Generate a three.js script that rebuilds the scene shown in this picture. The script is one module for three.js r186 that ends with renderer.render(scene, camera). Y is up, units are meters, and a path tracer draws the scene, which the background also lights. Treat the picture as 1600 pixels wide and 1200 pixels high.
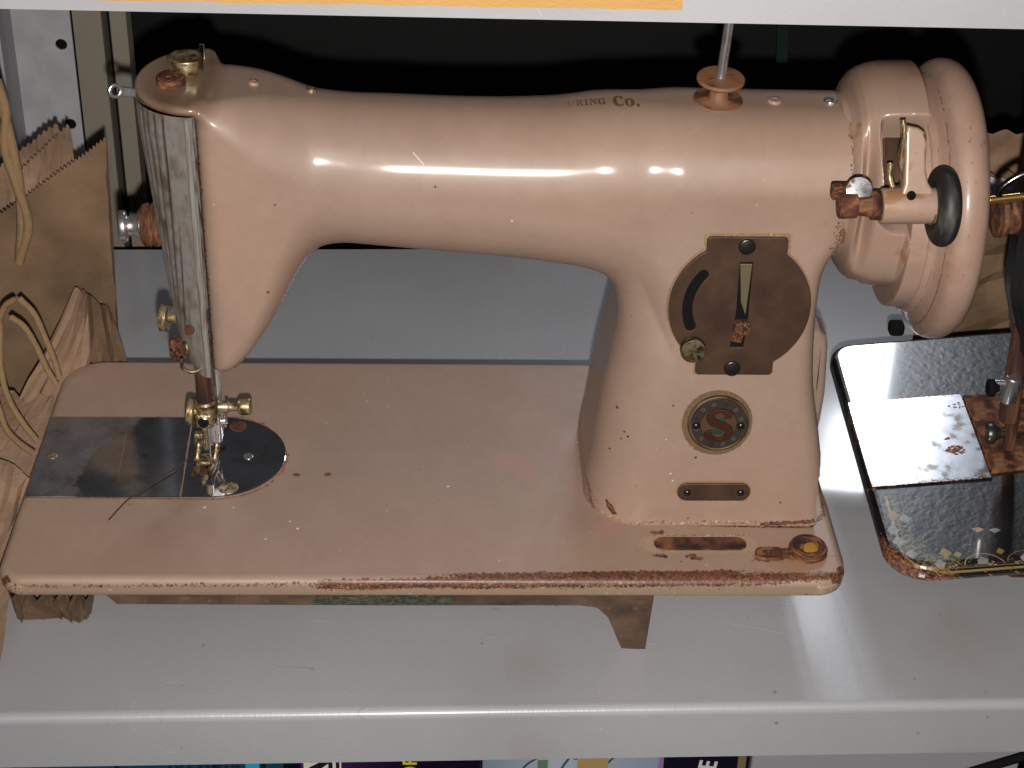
import * as THREE from 'three';
import { RoundedBoxGeometry } from 'three/addons/geometries/RoundedBoxGeometry.js';
import { mergeGeometries } from 'three/addons/utils/BufferGeometryUtils.js';
import { FontLoader } from 'three/addons/loaders/FontLoader.js';
import { TextGeometry } from 'three/addons/geometries/TextGeometry.js';
import { RectAreaLightUniformsLib } from 'three/addons/lights/RectAreaLightUniformsLib.js';

// ------------------------------------------------------------------ camera, light, exposure
// Metres. y = 0 is the top of the lower shelf; lengths on the machines are measured from the top of the sewing machine's bed, BED above it.
const BED = 0.0476;
const scene = new THREE.Scene();
const camera = new THREE.PerspectiveCamera(23.76, 4 / 3, 0.02, 30);
camera.position.set(0.19322, 0.49322 + BED, 0.61559);
camera.up.set(-0.004945, 0.842712, -0.538342);
camera.lookAt(camera.position.x + 0.0355457, camera.position.y - 0.5378602, camera.position.z - 0.8422844);
const renderer = new THREE.WebGLRenderer({ antialias: true });
renderer.toneMapping = THREE.LinearToneMapping;
renderer.toneMappingExposure = 1;
renderer.shadowMap.enabled = true;
RectAreaLightUniformsLib.init();
scene.background = new THREE.Color(0.014, 0.013, 0.015);            // the dim room

const flash = new THREE.SpotLight(new THREE.Color(1, 0.955, 0.895), 2.3, 0, 0.80, 1, 2);   // the phone's flash, just under its lens
flash.name = 'phone_flash';
flash.position.set(0.1961, 0.4697 + BED, 0.6307);
flash.target.position.set(0.26, 0.04 + BED, -0.09);
flash.castShadow = true; flash.shadow.radius = 0.22; flash.shadow.mapSize.set(2048, 2048);
scene.add(flash, flash.target);

// ------------------------------------------------------------------ helpers
const rnd = (seed) => () => { seed = (seed + 0x6d2b79f5) | 0; let t = Math.imul(seed ^ (seed >>> 15), 1 | seed); t = (t + Math.imul(t ^ (t >>> 7), 61 | t)) ^ t; return ((t ^ (t >>> 14)) >>> 0) / 4294967296; };
const { clamp, lerp, smoothstep } = THREE.MathUtils;
const V = (...a) => new THREE.Vector3(...a), V2 = (x, y) => new THREE.Vector2(x, y);
const origin = new WeakMap(), used = new Map();
function numbered(name) { const n = used.get(name) ?? 0; used.set(name, n + 1); return n ? name + '_' + String(n).padStart(3, '0') : name; }
function thing(name, label, category, [x, y, z], group) {
  const o = new THREE.Group(); o.name = numbered(name); o.position.set(x, y + BED, z); scene.add(o);
  origin.set(o, [x, y, z]);
  o.userData = { label, category }; if (group) o.userData.group = group;
  return o;
}
function part(name, geometry, material, parent, label) {            // geometry in scene coordinates, moved to its thing's base
  const g = Array.isArray(geometry) ? merge(geometry) : geometry, o = origin.get(parent);
  g.translate(-o[0], -o[1], -o[2]);
  const m = new THREE.Mesh(g, material); m.name = name; m.castShadow = m.receiveShadow = true;
  if (label) m.userData.label = label;
  parent.add(m); origin.set(m, o);
  return m;
}
function structure(name, geometry, material) {
  const m = new THREE.Mesh(Array.isArray(geometry) ? merge(geometry) : geometry, material); m.name = name; m.userData.kind = 'structure'; m.castShadow = m.receiveShadow = true; m.position.y = BED; scene.add(m); return m;
}
function merge(list) {
  return mergeGeometries(list.map((g) => { const q = g.index ? g.toNonIndexed() : g; for (const k of Object.keys(q.attributes)) if (!['position', 'normal', 'uv'].includes(k)) q.deleteAttribute(k); return q; }));
}
const box = (x0, y0, z0, x1, y1, z1, r = 0.0008, s = 2) => new RoundedBoxGeometry(x1 - x0, y1 - y0, z1 - z0, s, Math.min(r, (x1 - x0) / 2.01, (y1 - y0) / 2.01, (z1 - z0) / 2.01)).translate((x0 + x1) / 2, (y0 + y1) / 2, (z0 + z1) / 2);
// a turned piece: profile of [along the axis, radius], laid from point a in direction d
function turned(profile, a, d, n = 32, from = 0, length = Math.PI * 2) {
  const g = new THREE.LatheGeometry(profile.map(([t, r]) => V2(Math.max(r, 1e-5), t)), n, from, length);
  g.applyQuaternion(new THREE.Quaternion().setFromUnitVectors(V(0, 1, 0), V(...d).normalize()));
  return g.translate(...a);
}
const rod = (a, b, r, n = 20, c = r * 0.25) => { const A = V(...a), d = V(...b).sub(A), L = d.length(); return turned([[0, 0], [0, r - c], [c, r], [L - c, r], [L, r - c], [L, 0]], a, d.toArray(), n); };
const tube = (pts, r, n = 40, k = 8) => new THREE.TubeGeometry(new THREE.CatmullRomCurve3(pts.map((p) => V(...p))), n, r, k);
function shapeOf(points, holes = []) { const s = new THREE.Shape(points.map((p) => V2(...p))); for (const h of holes) s.holes.push(new THREE.Path(h.map((p) => V2(...p)))); return s; }
const plate = (shape, depth, bevel = 0.0003, seg = 2) => {           // its pattern repeats every 4 cm
  const g = new THREE.ExtrudeGeometry(shape, { depth: depth - 2 * bevel, bevelEnabled: bevel > 0, bevelSize: bevel, bevelThickness: bevel, bevelOffset: -bevel, bevelSegments: seg, curveSegments: 24 }).translate(0, 0, bevel), u = g.attributes.uv;
  for (let i = 0; i < u.count; i++) u.setXY(i, u.getX(i) * 25, u.getY(i) * 25);
  return g;
};
function roundRect(x0, y0, x1, y1, r, n = 8) {                      // r: one radius or [x0y0, x1y0, x1y1, x0y1]
  const R = Array.isArray(r) ? r : [r, r, r, r], out = [];
  [[x0 + R[0], y0 + R[0], 180, R[0]], [x1 - R[1], y0 + R[1], 270, R[1]], [x1 - R[2], y1 - R[2], 0, R[2]], [x0 + R[3], y1 - R[3], 90, R[3]]].forEach(([cx, cy, a, q]) => {
    for (let i = 0; i <= n; i++) { const t = ((a + (90 * i) / n) * Math.PI) / 180; out.push([cx + q * Math.cos(t), cy + q * Math.sin(t)]); }
  });
  return out;
}
function grid(nu, nv, f) {                                          // a sheet of (nu x nv) cells: f(u, v) -> [x, y, z] or [x, y, z, s, t]
  const p = [], uv = [], ix = [];
  for (let j = 0; j <= nv; j++) for (let i = 0; i <= nu; i++) { const q = f(i / nu, j / nv); p.push(q[0], q[1], q[2]); uv.push(q[3] ?? i / nu, q[4] ?? j / nv); }
  for (let j = 0; j < nv; j++) for (let i = 0; i < nu; i++) { const a = j * (nu + 1) + i, b = a + 1, c = a + nu + 1, d = c + 1; ix.push(a, b, d, a, d, c); }
  const g = new THREE.BufferGeometry();
  g.setAttribute('position', new THREE.Float32BufferAttribute(p, 3)); g.setAttribute('uv', new THREE.Float32BufferAttribute(uv, 2)); g.setIndex(ix); g.computeVertexNormals();
  return g;
}
// ---- noise and textures
function lattice(seed) { const r = rnd(seed), t = new Float32Array(65536); for (let i = 0; i < 65536; i++) t[i] = r(); return (x, y, px, py) => { x = ((x % px) + px) % px; y = ((y % py) + py) % py; return t[(y * 251 + x) & 65535]; }; }
const lat = lattice(7);
function vnoise(x, y, px = 4096, py = 4096) {
  const ix = Math.floor(x), iy = Math.floor(y), fx = x - ix, fy = y - iy, s = fx * fx * (3 - 2 * fx), t = fy * fy * (3 - 2 * fy);
  return lerp(lerp(lat(ix, iy, px, py), lat(ix + 1, iy, px, py), s), lerp(lat(ix, iy + 1, px, py), lat(ix + 1, iy + 1, px, py), s), t);
}
function fbm(x, y, oct = 4, px = 4096, py = px) { let a = 0.5, v = 0, w = 0; for (let i = 0; i < oct; i++) { v += a * vnoise(x, y, px, py); w += a; a *= 0.5; x = x * 2 + 17; y = y * 2 + 31; px *= 2; py *= 2; } return v / w; }
function texture(canvas, color = true) {
  const t = new THREE.CanvasTexture(canvas); if (color) t.colorSpace = THREE.SRGBColorSpace;
  t.wrapS = t.wrapT = THREE.RepeatWrapping; return t;
}
function canvasOf(w, h, pixel, draw) {                              // pixel(u, v) -> [r, g, b] with v upwards
  const c = document.createElement('canvas'); c.width = w; c.height = h; const x = c.getContext('2d');
  if (pixel) {
    const im = x.createImageData(w, h);
    for (let j = 0, k = 0; j < h; j++) for (let i = 0; i < w; i++, k += 4) { const p = pixel((i + 0.5) / w, 1 - (j + 0.5) / h); im.data[k] = p[0]; im.data[k + 1] = p[1]; im.data[k + 2] = p[2]; im.data[k + 3] = p[3] ?? 255; }
    x.putImageData(im, 0, 0);
  }
  draw?.(x, w, h);
  return c;
}
const ramp = (t, stops) => { let i = 0; while (i < stops.length - 2 && t > stops[i + 1][0]) i++; const [a, A] = stops[i], [b, B] = stops[i + 1], k = clamp((t - a) / (b - a), 0, 1); return [0, 1, 2].map((c) => lerp(A[c], B[c], k)); };
const grey = (v) => [v * 255, v * 255, v * 255];
const noiseCanvas = (n, cells, stops, off = 0, oct = 5, stretch = 1) => canvasOf(n, n, (u, v) => ramp(fbm(u * cells + off, v * cells * stretch + off, oct, cells, cells * stretch), stops));
function repeated(t, x, y = x) { const c = t.clone(); c.repeat.set(x, y); return c; }

// ---- materials
const TAN = [157, 131, 115];
const std = (o) => new THREE.MeshStandardMaterial(o), phys = (o) => new THREE.MeshPhysicalMaterial(o);
const rustTex = texture(noiseCanvas(512, 8, [[0.2, [50, 28, 20]], [0.42, [80, 46, 31]], [0.55, [108, 66, 42]], [0.66, [142, 94, 58]], [0.8, [100, 74, 56]]], 3));
const rustBump = texture(noiseCanvas(256, 16, [[0.2, [0, 0, 0]], [0.8, [255, 255, 255]]], 9), false);
const darkRustTex = texture(noiseCanvas(512, 7, [[0.2, [40, 24, 18]], [0.45, [72, 42, 30]], [0.6, [104, 62, 42]], [0.8, [134, 88, 54]]], 12));
const tanTex = texture(noiseCanvas(512, 5, [[0.22, [140, 106, 88]], [0.32, [156, 127, 110]], [0.5, TAN], [0.74, [165, 136, 119]], [0.8, [140, 100, 72]]], 21, 6));
const tanRustTex = texture(noiseCanvas(512, 5, [[0.2, [104, 68, 46]], [0.34, [150, 112, 88]], [0.44, TAN], [0.64, [165, 135, 118]], [0.74, [150, 106, 74]]], 33, 6));
const goldTex = texture(noiseCanvas(512, 9, [[0.2, [62, 44, 30]], [0.42, [124, 100, 66]], [0.55, [172, 152, 116]], [0.68, [188, 178, 158]], [0.8, [96, 70, 46]]], 5));
const chromeTex = texture(noiseCanvas(512, 12, [[0.2, [96, 70, 54]], [0.29, [170, 160, 150]], [0.45, [206, 204, 204]], [0.7, [214, 214, 216]], [0.8, [150, 120, 96]]], 15, 6));
const kraftTex = texture(noiseCanvas(1024, 6, [[0.2, [94, 73, 53]], [0.5, [114, 90, 66]], [0.8, [130, 104, 80]]], 41, 7));
const kraftBump = texture(canvasOf(512, 512, (u, v) => grey(0.75 * fbm(u * 6, v * 6, 5, 6) + 0.25 * fbm(u * 80, v * 80, 2, 80))), false);
const scuff = texture(noiseCanvas(512, 10, [[0.2, [60, 60, 60]], [0.5, [84, 84, 84]], [0.8, [120, 120, 120]]], 2, 6), false);
const M = {
  tan: phys({ map: tanTex, roughness: 0.5, clearcoat: 0.5, clearcoatRoughness: 0.16 }),
  tanRust: phys({ map: tanRustTex, roughness: 0.45, clearcoat: 0.3, clearcoatRoughness: 0.25 }),
  rust: std({ map: rustTex, roughness: 0.82, metalness: 0.15, bumpMap: rustBump, bumpScale: 0.0004 }),
  darkRust: std({ map: darkRustTex, roughness: 0.8, metalness: 0.1, bumpMap: rustBump, bumpScale: 0.0004 }),
  gold: std({ map: goldTex, roughness: 0.38, metalness: 0.7, bumpMap: rustBump, bumpScale: 0.0001 }),
  steel: std({ map: chromeTex, roughness: 0.3, metalness: 0.9 }),
  chrome: std({ map: chromeTex, roughness: 0.13, metalness: 1 }),
  dark: phys({ color: new THREE.Color(0.006, 0.0055, 0.005), roughness: 0.85, specularIntensity: 0.25 }),
  rubber: std({ map: texture(noiseCanvas(256, 6, [[0.2, [18, 18, 18]], [0.6, [34, 34, 34]], [0.8, [80, 78, 74]]], 51)), roughness: 0.55 }),
  kraft: std({ map: kraftTex, roughness: 0.86, bumpMap: kraftBump, bumpScale: 0.0008, side: THREE.DoubleSide }),
  cord: std({ color: new THREE.Color(0.30, 0.185, 0.09), roughness: 0.9, bumpMap: repeated(kraftBump, 3, 1), bumpScale: 0.001 }),
  brownPlate: std({ map: texture(noiseCanvas(512, 5, [[0.2, [68, 50, 40]], [0.5, [78, 57, 45]], [0.8, [89, 66, 52]]], 61)), roughness: 0.46, metalness: 0.35 }),
};

// ------------------------------------------------------------------ the setting: the dark room behind and the shelving
const SHELF_TURN = 0.0188, SHELF_AT = [0.22, 0, 0.0299];
structure('floor', new THREE.PlaneGeometry(8, 8).rotateX(-Math.PI / 2).translate(0, -1.1, -1), std({ color: new THREE.Color(0.03, 0.03, 0.03), roughness: 0.7 }));
structure('dark_backdrop', box(-2.5, -1.1, -0.86, 2.5, 0.36, -0.82, 0.002), std({ color: new THREE.Color(0.003, 0.003, 0.0032), roughness: 0.55 }));  // near-black sheet standing in for the unlit space behind the shelves

const shelfTex = texture(canvasOf(1024, 1024, (u, v) => ramp(fbm(u * 4 + 71, v * 4 + 71, 7, 4), [[0.2, [154, 154, 157]], [0.5, [162, 162, 166]], [0.8, [169, 169, 173]]]), (c) => {
  const r = rnd(88);
  for (let i = 0; i < 70; i++) { const x = r() * 1024, y = r() * 1024, t = r() * 0.8 - 0.4 + (r() < 0.3 ? 1.4 : 0), l = 4 + r() * r() * 90; c.strokeStyle = r() < 0.6 ? 'rgba(196,196,200,.35)' : 'rgba(110,108,106,.3)'; c.lineWidth = 0.6 + r(); c.beginPath(); c.moveTo(x, y); c.lineTo(x + Math.cos(t) * l, y + Math.sin(t) * l); c.stroke(); }
  for (let i = 0; i < 130; i++) { c.fillStyle = ['rgba(90,84,78,.6)', 'rgba(205,205,205,.6)', 'rgba(140,110,92,.5)'][i % 3]; c.beginPath(); c.ellipse(r() * 1024, r() * 1024, 0.5 + r() * 1.4, 0.5 + r(), r() * 3, 0, 7); c.fill(); }
  for (let i = 0; i < 9; i++) { const x = r() * 1024, y = r() * 1024, q = 20 + r() * 60, g = c.createRadialGradient(x, y, 0, x, y, q); g.addColorStop(0, 'rgba(150,128,116,.22)'); g.addColorStop(1, 'rgba(150,128,116,0)'); c.fillStyle = g; c.fillRect(x - q, y - q, q * 2, q * 2); }
}));
const shelfBump = texture(canvasOf(1024, 1024, (u, v) => grey(fbm(u * 120, v * 120, 3, 120))), false);
shelfBump.repeat.set(4, 4);
const greyPaint = phys({ map: shelfTex, roughness: 0.36, clearcoat: 0.6, clearcoatRoughness: 0.12, bumpMap: shelfBump, bumpScale: 0.00006 });
{
  const unit = thing('metal_shelving', 'light grey painted steel shelving unit that the sewing machines stand in', 'shelving', [SHELF_AT[0], -BED, SHELF_AT[2]]);
  unit.rotation.y = SHELF_TURN;
  const o = [0, 0, 0]; origin.set(unit, o);
  // a folded sheet: flat deck, rounded front fold, lip, return
  const deck = (top, depth, lip) => {
    const s = [[-depth, top], [-0.004, top]];
    for (let i = 1; i <= 8; i++) { const a = (i / 8) * Math.PI / 2; s.push([-0.004 + 0.004 * Math.sin(a), top - 0.004 + 0.004 * Math.cos(a)]); }
    s.push([0, top - lip], [-0.0012, top - lip - 0.0004], [-0.012, top - lip], [-0.012, top - lip + 0.0012], [-0.0013, top - lip + 0.0012], [-0.0013, top - 0.0042], [-0.0042, top - 0.0013], [-depth, top - 0.0013]);
    const g = new THREE.ExtrudeGeometry(shapeOf(s), { depth: 1.16, bevelEnabled: false }).rotateY(-Math.PI / 2).translate(0.74, 0, 0), p = g.attributes.position, u = [];
    for (let i = 0; i < p.count; i++) u.push(p.getX(i) * 2.2, (p.getZ(i) + p.getY(i)) * 2.2);
    g.setAttribute('uv', new THREE.Float32BufferAttribute(u, 2));
    return g;
  };
  part('shelf_board', deck(0, 0.417, 0.0287), greyPaint, unit, 'lower grey shelf board');
  part('shelf_board', deck(0.3408, 0.36, 0.0287).rotateZ(-0.0155).translate(-0.0055, 0.001, 0), greyPaint, unit, 'upper grey shelf board');
  // rear left corner post of folded angle with bolt holes
  const zP = -0.437;
  const hole = (x, y, r) => Array.from({ length: 20 }, (_, i) => [x + r * Math.cos(i / 20 * 6.2832), y + r * Math.sin(i / 20 * 6.2832)]);
  const holes = []; for (let k = -4; k < 6; k++) holes.push(hole(-0.2458, 0.1266 + k * 0.0508, 0.0034));
  const face = plate(shapeOf([[-0.273, -0.4], [-0.239, -0.4], [-0.239, 0.7], [-0.273, 0.7]], holes), 0.002, 0.0003).translate(0, 0, zP);
  part('corner_post', [face, box(-0.275, -0.4, zP, -0.273, 0.7, zP + 0.034, 0.0005)], std({ map: shelfTex, roughness: 0.5 }), unit);
  part('hole_shade_backing', box(-0.272, -0.4, zP - 0.008, -0.2395, 0.7, zP - 0.006, 0.0005), M.dark, unit);  // added dark sheet that puts shade into the bolt holes
  part('side_panel', box(-0.33, -0.2, zP - 0.02, -0.277, 0.7, zP + 0.0, 0.0005), std({ color: new THREE.Color(0.16, 0.15, 0.12), roughness: 0.6 }), unit, 'olive grey side panel left of the post');
}

// ------------------------------------------------------------------ the pinkish tan sewing machine
const machine = thing('sewing_machine', 'large pinkish tan sewing machine with chipped rusty edges and round brown dial plate', 'sewing machine', [0.184, -BED, -0.089]);
// paint marks are drawn on flat sheets of 5 px a millimetre
function painter(ctx, X, Y, seed) {
  const r = rnd(seed), P = {
    r,
    dot(x, y, d, c) { ctx.fillStyle = c; ctx.beginPath(); ctx.ellipse(X(x), Y(y), d * 5, d * 5 * (0.5 + r() * 0.7), r() * 3, 0, 7); ctx.fill(); },
    soft(x, y, d, c, alpha) { const g = ctx.createRadialGradient(X(x), Y(y), 0, X(x), Y(y), d * 5); g.addColorStop(0, `rgba(${c},${alpha})`); g.addColorStop(1, `rgba(${c},0)`); ctx.fillStyle = g; ctx.fillRect(X(x) - d * 5, Y(y) - d * 5, d * 10, d * 10); },
    along(pts, n, spread, size, colours) {                          // a ragged streak of spots along a line, in millimetres
      for (let i = 0; i < n; i++) {
        const t = r() * (pts.length - 1), k = Math.floor(t), f = t - k, a = pts[k], b = pts[k + 1] ?? a;
        const e = (r() + r() + r() - 1.5) * spread, w = (r() + r() + r() - 1.5) * spread * 1.5;
        P.dot(lerp(a[0], b[0], f) + w, lerp(a[1], b[1], f) + e, size * (0.25 + r() * r() * 1.2), colours[Math.floor(r() * colours.length)]);
      }
    },
    line(pts, w, c) { ctx.strokeStyle = c; ctx.lineWidth = w * 5; ctx.lineJoin = ctx.lineCap = 'round'; ctx.beginPath(); pts.forEach(([x, y], i) => ctx[i ? 'lineTo' : 'moveTo'](X(x), Y(y))); ctx.stroke(); },
    fill(pts, c) { ctx.fillStyle = c; ctx.beginPath(); pts.forEach(([x, y], i) => ctx[i ? 'lineTo' : 'moveTo'](X(x), Y(y))); ctx.fill(); },
  };
  return P;
}
const RUST = ['#4e3026', '#583428', '#62382a', '#6c4230', '#402824', '#7c4e32', '#8a5a3a'], OCHRE = ['#84664a', '#8e7050', '#785c42', '#987c5e'], CREAM = ['#a88e78', '#b09882', '#9e866f', '#a58a72'];
const paintTan = (sx, sy, seed) => (u, v) => {
  const a = fbm(u * 9 * sx + seed, v * 9 * sy + seed, 5) - 0.5, b = fbm(u * 70 * sx, v * 70 * sy, 3) - 0.5, c = fbm(u * 2 * sx + seed * 3, v * 2 * sy, 2) - 0.5;
  return [TAN[0] + a * 10 + b * 6 + c * 6, TAN[1] + a * 10 + b * 6 + c * 1, TAN[2] + a * 9 + b * 6 - c * 4];
};
// --- bed: a rounded slab; the paint sheet is unrolled over its edge
const bedOutline = roundRect(0.0005, 0, 0.368, 0.178, [0.012, 0.013, 0.014, 0.02], 14).map(([x, y]) => [x, -y]);
const BW = 2044, BH = 1130;                                         // x from -0.020 to 0.3888, z from 0.024 to -0.202
const bedCanvas = canvasOf(BW, BH, ((f) => (u, v) => f(u, v).map((c, i) => c * [1.0, 1.0, 0.995][i]))(paintTan(2, 1.1, 3)), (ctx) => {
  const P = painter(ctx, (x) => (x + 20) * 5, (y) => (y + 202) * 5, 5), { r } = P;
  // bare, dirty cream edge all round, chipped
  const edge = bedOutline.concat([bedOutline[0]]).map(([x, z]) => [x * 1000, z * 1000]);
  const out = (d) => edge.map(([x, z]) => { const cx = clamp(x, 14, 354), cz = clamp(z, -164, -14), l = Math.hypot(x - cx, z - cz) || 1; return [x + (x - cx) / l * d, z + (z - cz) / l * d]; });
  P.line(out(7), 8.6, '#9c8470');
  P.along(out(5.5), 5200, 2.6, 0.8, [...CREAM, ...CREAM, '#9a806a', '#a88e76']);
  P.along(out(2.2), 900, 0.5, 0.55, ['#c8b098', '#bda48a', '#a98768']);
  P.along(out(8), 700, 2.4, 0.5, [...OCHRE, ...RUST]);
  // the rust along the front edge, heavy on the right
  for (const [x0, x1, n, s, d, z] of [[140, 330, 11000, 1.9, 0.66, -0.3], [200, 318, 22000, 3.0, 0.7, -2.2], [185, 345, 3000, 3.4, 0.5, -2.4], [320, 366, 1500, 2.4, 0.6, -2.8], [4, 140, 160, 0.8, 0.5, 1.5], [150, 215, 1500, 0.8, 0.55, 1.5]])
    P.along([[x0, z + 1.5], [(x0 + x1) / 2, z], [x1, z - 1]], n, s, d, RUST);
  P.along([[140, 2.5], [330, 1]], 500, 2.2, 0.5, OCHRE);
  P.along([[4, 1.6], [140, 1.8]], 260, 0.8, 0.55, ['#7a5238', '#8a5c3a', ...OCHRE]);
  for (const [x, z] of [[3, -2], [367, -8], [364, -3]]) P.along([[x - 2, z], [x + 2, z]], 160, 1.6, 0.8, RUST);
  // foot of the pillar: a dirty joint
  const foot = [[0.2567,0.0000,-0.1058], [0.2572,0.0000,-0.0897], [0.2585,0.0000,-0.0752], [0.2626,0.0000,-0.0567], [0.2692,0.0000,-0.0469], [0.2803,0.0000,-0.0417], [0.3177,0.0000,-0.0394], [0.3567,0.0000,-0.0386], [0.3648,0.0000,-0.0488], [0.3674,0.0000,-0.0810]].map((p) => [p[0] * 1000, p[2] * 1000 + 0.5]);
  P.line(foot, 1.4, 'rgba(120,92,66,.75)'); P.along(foot, 900, 0.9, 0.5, [...OCHRE, '#7a5840', '#c8ae92']); P.along(foot.slice(6), 500, 0.7, 0.6, RUST);
  // needle plate joint
  const seam = [[0.0006,0.0000,-0.1249], [0.0944,0.0000,-0.1256], [0.1042,0.0000,-0.1201], [0.1135,0.0000,-0.1075], [0.1182,0.0000,-0.0931], [0.1171,0.0000,-0.0806], [0.1104,0.0000,-0.0684], [0.1006,0.0000,-0.0613], [0.0893,-0.0000,-0.0583], [-0.0002,0.0000,-0.0594]].map((p) => [p[0] * 1000, p[2] * 1000]);
  P.line(seam, 1.0, '#8a5a3c'); P.along(seam, 900, 0.6, 0.5, ['#8a5436', '#a06a44', '#6e4632', '#b98a68']);
  // the rusted slot by the pillar and its raw rim
  const a = [0.2835,0.0000,-0.0257], b = [0.3268,0.0000,-0.0258];
  P.line([[a[0] * 1000 + 2, -25.7], [b[0] * 1000 - 2, -25.7]], 12.6, '#a68c76'); P.along([[a[0] * 1000, -25.6], [b[0] * 1000, -25.6]], 1800, 5.0, 0.4, ['#ae947e', '#a08670', '#977a64']);
  P.along([[a[0] * 1000 - 1, -32], [b[0] * 1000 + 2, -32]], 300, 0.5, 0.4, ['#d8c4ae', ...OCHRE]);
  for (const p of [[0.3029,0.0000,-0.0156], [0.3008,0.0000,-0.0174], [0.2867,-0.0000,-0.0174], [0.2872,0.0000,-0.0341]]) P.along([[p[0] * 1000 - 1.5, p[2] * 1000], [p[0] * 1000 + 2, p[2] * 1000]], 60, 0.9, 0.8, [...RUST, '#8a6448']);
  // rust round the clasp at the right corner, hairline across the corner
  const c = [0.3345,0.0000,-0.0157], d = [0.3525,0.0000,-0.0185];
  P.along([[c[0] * 1000 - 4, c[2] * 1000], [d[0] * 1000 + 4, d[2] * 1000]], 900, 2.2, 0.7, [...RUST, ...OCHRE]); P.soft(348, -15, 16, '160,106,70', 0.55);
  P.line([[358, -18], [362, -17.4], [372, -17]], 0.4, '#7a5a48');
  // pinkish stains, specks, holes
  for (const [p, s, k] of [[[0.2209,-0.0000,-0.0885], 9, 0.4], [[0.2312,0.0000,-0.0802], 8, 0.35], [[0.2657,-0.0000,-0.0387], 8, 0.45], [[0.2544,0.0000,-0.0666], 9, 0.3], [[0.2487,0.0000,-0.1003], 14, 0.15], [[0.0368,0.0000,-0.1610], 22, 0.1]]) P.soft(p[0] * 1000, p[2] * 1000, s, '190,120,128', k);
  for (let i = 0; i < 120; i++) P.dot(r() * 368, -r() * 178, 0.12 + r() * r() * 0.4, r() < 0.55 ? '#d9c8b4' : '#5e4234');
  for (const p of [[0.0972,0.0000,-0.0520], [0.0842,0.0000,-0.0520], [0.1233,-0.0000,-0.0416], [0.1271,0.0000,-0.0364], [0.1136,0.0000,-0.0288], [0.1939,0.0000,-0.0688]]) P.dot(p[0] * 1000, p[2] * 1000, 0.55, '#ead9c4');
  for (const p of [[0.1238,0.0000,-0.0776], [0.1380,0.0000,-0.0781]]) { P.dot(p[0] * 1000, p[2] * 1000, 2.0, '#9b6f52'); P.along([[p[0] * 1000 - 0.8, p[2] * 1000], [p[0] * 1000 + 0.8, p[2] * 1000]], 40, 0.7, 0.6, RUST); }
  for (let i = 0; i < 26; i++) { const x = 20 + r() * 330, z = -r() * 170, t = r() * 6, l = 1 + r() * 5; P.line([[x, z], [x + Math.cos(t) * l, z + Math.sin(t) * l]], 0.12, r() < 0.6 ? 'rgba(220,200,180,.5)' : 'rgba(90,64,50,.5)'); }
});
const bedRough = texture(canvasOf(512, 256, (u, v) => grey(0.42 + 0.24 * fbm(u * 24, v * 12, 5))), false);
const bedTex = texture(bedCanvas);
const bedPaint = phys({ map: bedTex, roughnessMap: bedRough, roughness: 1, clearcoat: 0.16, clearcoatRoughness: 0.28 });
{
  const rim = [];                                                   // inset, drop, run
  rim.push([0.0060, 0, -0.0060], [0.0045, 0, -0.0045]);
  for (let i = 0; i <= 6; i++) { const a = (i / 6) * Math.PI / 2; rim.push([0.0036 * (1 - Math.sin(a)), 0.0036 * (1 - Math.cos(a)), -0.0036 + 0.0056 * (i / 6)]); }
  rim.push([0.0002, 0.006, 0.0044], [0.0006, 0.0085, 0.0070], [0.0014, 0.0094, 0.0082], [0.004, 0.0096, 0.011]);
  const N = bedOutline.length, nrm = bedOutline.map((p, i) => { const a = bedOutline[(i + N - 1) % N], b = bedOutline[(i + 1) % N]; const x = b[1] - a[1], z = -(b[0] - a[0]), l = Math.hypot(x, z); return [-x / l, -z / l]; });
  const at = (i, [d, y, run]) => { const p = bedOutline[i % N], n = nrm[i % N]; const s = (p[0] + n[0] * run + 0.020) / 0.4088, t = (p[1] + n[1] * run + 0.202) / 0.226; return [p[0] - n[0] * d, -y, p[1] - n[1] * d, s, 1 - t]; };
  const ring = grid(N, rim.length - 1, (u, v) => at(Math.round(u * N), rim[Math.round(v * (rim.length - 1))]));
  const fillTop = (k, flip) => { const pts = bedOutline.map((_, i) => at(i, rim[k])); const g = new THREE.ShapeGeometry(shapeOf(pts.map((p) => [p[0], -p[2]]))); g.rotateX(-Math.PI / 2).translate(0, pts[0][1], 0); const q = g.attributes.position, u = []; for (let i = 0; i < q.count; i++) u.push((q.getX(i) + 0.020) / 0.4088, 1 - (q.getZ(i) + 0.202) / 0.226); g.setAttribute('uv', new THREE.Float32BufferAttribute(u, 2)); return g; };
  const top = fillTop(0), under = fillTop(rim.length - 1);
  part('bed', [top, ring, under], bedPaint, machine);
}
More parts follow.
